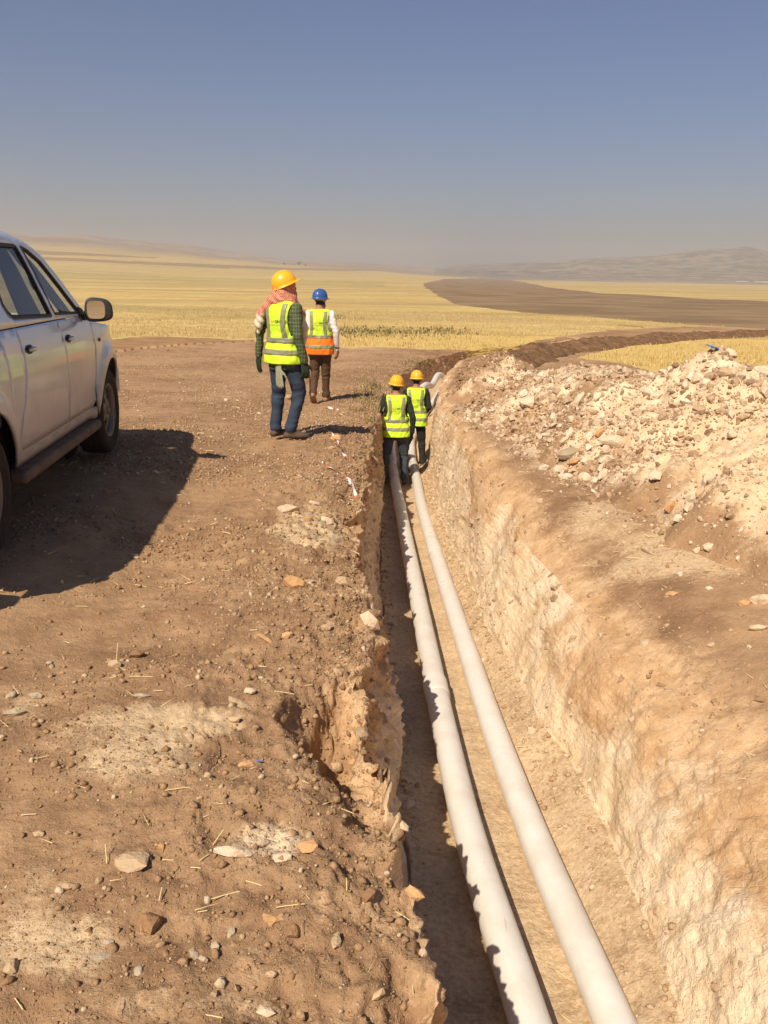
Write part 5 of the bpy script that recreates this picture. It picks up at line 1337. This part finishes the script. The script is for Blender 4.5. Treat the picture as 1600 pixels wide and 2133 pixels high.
# outlines in side view: (along, up)
rear_arch = arc(AX[0], .455, 8, 172, 26); front_arch = arc(AX[1], .465, 4, 176, 26)
bed = [(-.95, .55), (-.455, .50)] + list(reversed(rear_arch)) + [(.47, .47), (.47, 1.165), (-.95, 1.165)]
panel('bed_side', bed, [], M_PAINT, TR)
cabrear = [(.476, .47), (.62, .47)] + [(.62, .50), (.60, .60), (.66, .75), (.765 - gp, .95), (.80 - gp, 1.10), (.80 - gp, 1.245), (.476, 1.245)]
panel('cab_corner', cabrear, [], M_PAINT, TR)
rd = [(.80, 1.245), (.80, 1.10), (.765, .95), (.665 + gp, .75), (.61, .60), (.64, .505), (1.735 - gp, .505), (1.735 - gp, 1.245)]
RD = panel('rear_door', rd, [], M_PAINT, TR)
fd = [(1.735 + gp, 1.245), (1.735 + gp, .505), (2.50, .505), (2.535, .56), (2.57, .80), (2.62, 1.0), (2.63, 1.20), (2.6, 1.225), (2.3, 1.24)]
FD = panel('front_door', fd, [], M_PAINT, TR)
ff = [(2.55, .50)] + list(reversed(front_arch)) + [(3.62, .50), (3.90, .52), (3.90, .95), (3.70, 1.06), (3.3, 1.125), (2.9, 1.165), (2.64, 1.20), (2.638, 1.0), (2.585, .80), (2.545, .56)]
panel('front_fender', ff, [], M_PAINT, TR)
rocker = [(.62, .40), (2.62, .40), (2.56, .497), (.64, .497)]
panel('rocker_panel', rocker, [], M_PAINT, TR, off=-.012)
top = [(.476, 1.253), (.50, 1.42), (.56, 1.62), (.68, 1.77), (.90, 1.842), (1.30, 1.862), (1.60, 1.845), (1.85, 1.785), (2.05, 1.70), (2.30, 1.51), (2.52, 1.315), (2.635, 1.215), (2.3, 1.248), (1.735, 1.253)]
rwin = [(.865, 1.30), (.80, 1.335), (.775, 1.39), (.80, 1.52), (.865, 1.66), (.95, 1.735), (1.2, 1.765), (1.55, 1.765), (1.585, 1.75), (1.675, 1.285), (1.655, 1.275)]
fwin = [(1.765, 1.285), (1.665, 1.75), (1.69, 1.76), (1.80, 1.735), (1.98, 1.66), (2.22, 1.47), (2.46, 1.265), (2.44, 1.262)]
panel('cab_frame', top, [rwin, fwin], M_PAINT, TR, thick=.03)
def shrink(poly, s=.003):
    c = np.mean(poly, 0); return [(c[0] + (p[0] - c[0]) * (1 + s), c[1] + (p[1] - c[1]) * (1 + s)) for p in poly]
def ring_panel(name, poly, wdt, mat, off, parent):
    c = np.mean(poly, 0); inner = []
    n = len(poly)
    for i, p in enumerate(poly):
        a, b = np.array(poly[i - 1]), np.array(poly[(i + 1) % n]); t = (b - a) / np.linalg.norm(b - a); nn = np.array([-t[1], t[0]])
        if (c - np.array(p)) @ nn < 0: nn = -nn
        inner.append(tuple(np.array(p) + nn * wdt))
    return panel(name, poly, [inner], mat, parent, thick=.012, off=off)
ring_panel('window_seal', rwin, .022, M_TRIM, .003, TR); ring_panel('window_seal', fwin, .018, M_TRIM, .003, TR)
panel('side_window', rwin, [], M_GLASS, TR, thick=0, off=-.012); panel('side_window', fwin, [], M_GLASSF, TR, thick=0, off=-.012)
# roof, windscreen, bonnet as crossing sheets between the two sides
TOPC = np.array(top[:12])
def zt_(y): return np.interp(y, TOPC[:, 0], TOPC[:, 1])
def sheet(name, ys, zf, xf, crown, mat, n=24, thick=.02, zoff=0.0):
    s = np.linspace(-1, 1, n)[None]; yy = np.array(ys)[:, None]; X = xf(yy) * s; Z = zf(yy) + zoff + crown * (1 - np.abs(s) ** 2.4); Y = yy + 0 * s
    P = np.stack([X, Y + 0 * X, Z], -1)
    me = np_mesh(name, P.reshape(-1, 3), grid_faces(*X.shape)); o = link(name, me, TR, mat)
    if thick: sm = o.modifiers.new('thickness', 'SOLIDIFY'); sm.thickness = thick; sm.offset = -1
    return o
edge = lambda y: XS(y, zt_(y)) - .004
sheet('roof', np.linspace(.50, 1.72, 40), zt_, edge, .035, M_PAINT)
sheet('windscreen', np.linspace(1.725, 2.62, 30), zt_, lambda y: edge(y) - .0, .03, M_GLASSF, thick=0)
hz = lambda y: np.interp(y, [2.6, 2.9, 3.3, 3.70, 3.9], [1.20, 1.165, 1.125, 1.06, .95])
sheet('bonnet', np.linspace(2.63, 3.89, 40), hz, lambda y: XS(y, hz(y)) - .004, .055, M_PAINT)
def box(name, x0, x1, y0, y1, z0, z1, mat, parent=TR, bev=.02):
    bm = bmesh.new(); bmesh.ops.create_cube(bm, size=1)
    for v in bm.verts: v.co = Vector(((x0 + x1) / 2 + v.co.x * (x1 - x0), (y0 + y1) / 2 + v.co.y * (y1 - y0), (z0 + z1) / 2 + v.co.z * (z1 - z0)))
    if bev: bmesh.ops.bevel(bm, geom=bm.edges[:], offset=bev, segments=3, affect='EDGES', profile=.5)
    me = bpy.data.meshes.new(name); bm.to_mesh(me); bm.free()
    for p in me.polygons: p.use_smooth = bev > .03
    return link(name, me, parent, mat)
# back of the cab, load bed
def cab_back():
    zs = np.linspace(1.0, 1.80, 20); xs = np.linspace(-1, 1, 24); V = []
    for z in zs:
        yb = np.interp(z, [1.0, 1.25, 1.42, 1.62, 1.77, 1.80], [.478, .478, .502, .562, .68, .72]); xe = float(XS(yb, z)) - .004
        for x in xs: V.append((x * xe, yb - .012 * (1 - abs(x) ** 3), z))
    me = np_mesh('cab_rear', V, grid_faces(20, 24)); bm = bmesh.new(); bm.from_mesh(me)
    k = [f for f in bm.faces if abs(f.calc_center_median().x) < .60 and 1.30 < f.calc_center_median().z < 1.70]; bmesh.ops.delete(bm, geom=k, context='FACES'); bm.to_mesh(me); bm.free()
    o = link('cab_rear', me, TR, M_PAINT)
    V2 = [v for v in V if True]; me = np_mesh('rear_window', [(v[0] * .80, v[1] + .006, v[2]) for v in V if 1.26 < v[2] < 1.74], grid_faces(sum(1 for z in zs if 1.26 < z < 1.74), 24)); link('rear_window', me, TR, M_GLASS)
cab_back()
box('bed_floor', -.78, .78, -.90, .46, .66, .70, M_UNDER, bev=0); box('bed_wall', .76, .84, -.92, .47, .68, 1.14, M_PAINT); box('bed_wall', -.84, -.76, -.92, .47, .68, 1.14, M_PAINT)
box('bed_rail', .77, .872, -.92, .45, 1.167, 1.192, M_TRIM, bev=.008); box('bed_rail', -.872, -.77, -.92, .45, 1.167, 1.192, M_TRIM, bev=.008)
can = [(-.92, 1.20), (.425, 1.20), (.445, 1.42), (.50, 1.62), (.60, 1.76), (.66, 1.822), (-.80, 1.822), (-.88, 1.60)]
canw = [(-.74, 1.31), (.30, 1.31), (.325, 1.45), (.375, 1.66), (-.70, 1.66)]
CN = panel('canopy', can, [canw], M_PAINT, TR, thick=.03)
panel('canopy_window', canw, [], M_GLASS, CN[0], sides=(1,), thick=0, off=-.012); panel('canopy_window', canw, [], M_GLASS, CN[1], sides=(-1,), thick=0, off=-.012)
ring_panel('canopy_seal', canw, .02, M_TRIM, .003, TR)
sheet('canopy_roof', np.linspace(-.80, .655, 30), lambda y: y * 0 + 1.824, lambda y: XS(y * 0, y * 0 + 1.822) - .004, .03, M_PAINT)
box('canopy_front', -.60, .60, .46, .48, 1.22, 1.80, M_PAINT, bev=0); box('canopy_rear', -.74, .74, -.915, -.895, 1.20, 1.35, M_PAINT, bev=0); box('canopy_rear_window', -.66, .66, -.88, -.87, 1.35, 1.82, M_GLASS, bev=0)
box('tailgate', -.76, .76, -.98, -.925, .66, 1.16, M_PAINT); box('rear_bumper', -.82, .82, -1.12, -.99, .48, .64, M_CHROME); box('tail_lamp', .80, .885, -.985, -.955, .74, 1.12, M_LAMP, bev=.01); box('tail_lamp', -.885, -.80, -.985, -.955, .74, 1.12, M_LAMP, bev=.01)
box('front_bumper', -.80, .80, 3.78, 4.02, .42, .70, M_PAINT, bev=.05); box('grille', -.45, .45, 3.86, 3.93, .72, .96, M_TRIM); box('head_lamp', .50, .76, 3.66, 3.86, .78, .98, M_HLAMP, bev=.04); box('head_lamp', -.76, -.50, 3.66, 3.86, .78, .98, M_HLAMP, bev=.04)
box('underbody', -.74, .74, .50, 2.58, .34, .60, M_UNDER, bev=0); box('chassis', -.40, .40, -.9, 3.7, .36, .58, M_UNDER, bev=0); box('engine_bay', -.5, .5, 2.6, 3.7, .5, .95, M_UNDER, bev=0)
# running board
for s in (1, -1):
    a, b = sorted((s * .70, s * .935)); box('side_step', a, b, .52, 2.56, .315, .395, M_STEP, bev=.028)
# arch liners
for (ay, az) in AX:
    for s in (1, -1):
        V, F = [], []; n = 20
        for i in range(n + 1):
            a = math.radians(-5 + 190 * i / n)
            for x in (.50, .86 if ay < 1 else (.86 if a > math.pi / 2 else .70)): V.append((s * x, ay + .475 * math.cos(a), az + .475 * math.sin(a)))
        F = grid_faces(n + 1, 2); me = np_mesh('arch_liner', V, F); link('arch_liner', me, TR, M_UNDER)
        bm = bmesh.new(); r_ = bmesh.ops.create_circle(bm, cap_ends=True, radius=.474, segments=32)
        me = bpy.data.meshes.new('arch_back'); bm.to_mesh(me); bm.free(); o = link('arch_back', me, TR, M_UNDER); o.location = (s * .52, ay, az + .02); o.rotation_euler = (0, math.pi / 2, 0)
# wheels
def lathe(prof, n=64, mod=None):
    V, F = [], []; m = len(prof)
    for i in range(n):
        a = 2 * math.pi * i / n
        for k, (r, x) in enumerate(prof):
            rr = r + (mod(i, k) if mod else 0); V.append((x, rr * math.cos(a), rr * math.sin(a)))
    for i in range(n):
        for k in range(m - 1): F.append((i * m + k, i * m + k + 1, ((i + 1) % n) * m + k + 1, ((i + 1) % n) * m + k))
    return np.array(V), np.array(F)
def wheel(s, ay):
    w_ = empty('wheel', (s * .775, ay, .385)); w_.parent = TR; w_.rotation_euler = (random.random() * 6, 0, 0)
    if s < 0: w_.rotation_euler[2] = math.pi
    prof = [(.235, -.11), (.29, -.125), (.345, -.122), (.375, -.100), (.385, -.07), (.379, -.055), (.386, -.045), (.386, 0), (.379, .005), (.386, .015), (.386, .045), (.379, .055), (.385, .07), (.375, .100), (.345, .122), (.30, .126), (.285, .118), (.235, .105)]
    V, F = lathe(prof, 96, lambda i, k: -.009 if (i % 3 == 0 and 3 < k < 14) else 0); link('tyre', np_mesh('tyre', V, F), w_, M_TYRE)
    V, F = lathe([(.20, -.10), (.21, .02), (.215, .075), (.237, .095), (.240, .108), (.228, .108), (.205, .080), (.195, .03), (.19, -.10)], 64); rim = link('rim', np_mesh('rim', V, F), w_, M_RIM)
    # disc with six oval openings
    N = 72; rad = [.03, .06, .10, .12, .14, .16, .18, .205]; V = []
    for r in rad:
        for i in range(N):
            a = 2 * math.pi * i / N; V.append((.062 + .022 * math.cos((r - .03) / .175 * 2.2) , r * math.cos(a), r * math.sin(a)))
    F = []
    for k in range(len(rad) - 1):
        for i in range(N):
            mid = (rad[k] + rad[k + 1]) / 2; ph = (i + .5) % 12 - 6
            if .10 < mid < .18 and ((mid - .142) / .045) ** 2 + (ph / 3.6) ** 2 < 1: continue
            F.append((k * N + i, k * N + (i + 1) % N, (k + 1) * N + (i + 1) % N, (k + 1) * N + i))
    d = link('spokes', np_mesh('spokes', V, F), w_, M_RIM); sm = d.modifiers.new('thickness', 'SOLIDIFY'); sm.thickness = .018; sm.offset = 0
    V, F = lathe([(.0, .108), (.03, .106), (.042, .09), (.044, .05)], 32); link('hub_cap', np_mesh('hub_cap', V, F), w_, M_RIM)
    V, F = lathe([(.0, .01), (.15, .01), (.15, -.01), (.0, -.01)], 40); link('brake_disc', np_mesh('brake_disc', V, F), w_, M_UNDER)
for s in (1, -1):
    for ay in (0, 3.085): wheel(s, ay)
# door handles
def ellip(name, loc, r, mat, parent, seg=20):
    bm = bmesh.new(); bmesh.ops.create_uvsphere(bm, u_segments=seg, v_segments=12, radius=1)
    for v in bm.verts: v.co = Vector((v.co.x * r[0], v.co.y * r[1], v.co.z * r[2]))
    me = bpy.data.meshes.new(name); bm.to_mesh(me); bm.free()
    for p in me.polygons: p.use_smooth = True
    o = link(name, me, parent, mat); o.location = loc; return o
for s, rdo, fdo in ((1, RD[0], FD[0]), (-1, RD[1], FD[1])):
    for y, door in ((.93, rdo), (1.87, fdo)):
        ellip('handle_recess', (s * (float(XS(y, 1.10)) - .002), y, 1.10), (.008, .085, .036), M_TRIM, door)
        h = ellip('handle', (s * (float(XS(y, 1.10)) + .022), y, 1.108), (.014, .080, .017), M_CHROME, door)
# side marker on the fender
for s in (1, -1): ellip('side_marker', (s * (float(XS(2.78, 1.02)) + .001), 2.80, 1.03), (.008, .035, .016), M_TRIM, TR)
# wing mirrors
for s in (1, -1):
    m = empty('wing_mirror', (s * 1.005, 2.40, 1.295)); m.parent = TR; m.rotation_euler = (0, 0, s * math.radians(11))
    bm = bmesh.new(); bmesh.ops.create_uvsphere(bm, u_segments=32, v_segments=20, radius=1)
    for v in bm.verts:
        q = v.co; e = 3.4; n_ = (abs(q.x) ** e + abs(q.z) ** e + abs(q.y) ** e) ** (1 / e); c = q / n_
        v.co = Vector((c.x * .106 * (1 - .08 * c.z), c.y * (.075 if c.y > 0 else .022), c.z * .092 * (1 + .10 * -s * c.x)))
    me = bpy.data.meshes.new('mirror_housing'); bm.to_mesh(me); bm.free()
    for p in me.polygons: p.use_smooth = True
    hs = link('mirror_housing', me, m, M_TRIM)
    cap = me.copy(); V = coords(cap); V[:, 1] = np.maximum(V[:, 1], .008); V *= 1.025; cap.vertices.foreach_set('co', V.astype(np.float32).ravel()); cap.materials.clear(); cap.materials.append(M_PAINT); cap.name = 'mirror_cap'; link('mirror_cap', cap, m)
    V, F = [], []; n = 40
    for i in range(n):
        a = 2 * math.pi * i / n; c, d_ = math.cos(a), math.sin(a); V.append((s * -.018 + .068 * abs(c) ** .55 * np.sign(c), -.0245, .070 * abs(d_) ** .55 * np.sign(d_)))
    V.append((s * -.02, -.0245, 0)); me = np_mesh('mirror_glass', V, np.array([(i, (i + 1) % n, n) for i in range(n)]), False); link('mirror_glass', me, m, M_MIRR)
    V, F = tube([(s * .87, 2.46, 1.23), (s * .90, 2.44, 1.24), (s * .95, 2.42, 1.262)], .026, 12); link('mirror_arm', np_mesh('mirror_arm', V, F), TR, M_TRIM)
    panel('mirror_base', [(2.36, 1.245), (2.585, 1.225), (2.53, 1.295), (2.43, 1.315)], [], M_TRIM, TR, sides=(s,), thick=.02, off=.008)
# cabin
box('dashboard', -.74, .74, 2.18, 2.55, .85, 1.235, M_DASH, bev=.06); box('cabin_floor', -.74, .74, .5, 2.55, .60, .66, M_DASH, bev=0)
for s in (1, -1):
    st = empty('front_seat', (s * .37, 1.45, .66)); st.parent = TR
    box('cushion', -.25, .25, 0, .52, .10, .34, M_SEAT, st, .07); b = box('backrest', -.24, .24, -.14, .02, .24, .82, M_SEAT, st, .07); b.rotation_euler = (math.radians(12), 0, 0)
    box('headrest', -.13, .13, -.27, -.17, .80, .99, M_SEAT, st, .045)
box('rear_seat', -.68, .68, .62, 1.10, .70, .98, M_SEAT, bev=.08); box('rear_backrest', -.68, .68, .52, .66, .9, 1.38, M_SEAT, bev=.06)
def torus(name, loc, R_, r_, rot, mat, parent, sx=1.0):
    n, m = 36, 10; V = [((R_ + r_ * math.cos(2 * math.pi * j / m)) * math.cos(2 * math.pi * i / n) * sx, (R_ + r_ * math.cos(2 * math.pi * j / m)) * math.sin(2 * math.pi * i / n), r_ * math.sin(2 * math.pi * j / m)) for i in range(n) for j in range(m)]
    F = [(i * m + j, ((i + 1) % n) * m + j, ((i + 1) % n) * m + (j + 1) % m, i * m + (j + 1) % m) for i in range(n) for j in range(m)]
    o = link(name, np_mesh(name, V, F), parent, mat); o.location = loc; o.rotation_euler = rot; return o
torus('steering_wheel', (-.37, 2.08, 1.12), .185, .015, (math.radians(65), 0, 0), M_DASH, TR)
panel('pillar_trim', [(1.66, 1.775), (1.86, 1.73), (2.05, 1.655), (2.30, 1.45), (2.50, 1.27), (2.26, 1.27), (2.08, 1.44), (1.93, 1.56), (1.78, 1.64)], [], M_DASH, TR, off=-.085)
panel('pillar_trim', [(1.36, 1.27), (1.80, 1.27), (1.69, 1.77), (1.42, 1.77)], [], M_DASH, TR, off=-.11)
torus('grab_handle', (.665, 1.90, 1.535), .060, .013, (0, math.radians(82), 0), M_DASH, TR, 1.2)
box('rear_view_mirror', -.12, .12, 2.0, 2.03, 1.58, 1.65, M_DASH, bev=.012); box('roof_lining', -.60, .60, .72, 1.75, 1.775, 1.79, M_DASH, bev=0)
box('sun_visor', .12, .56, 1.80, 1.98, 1.73, 1.745, M_DASH, bev=.005)
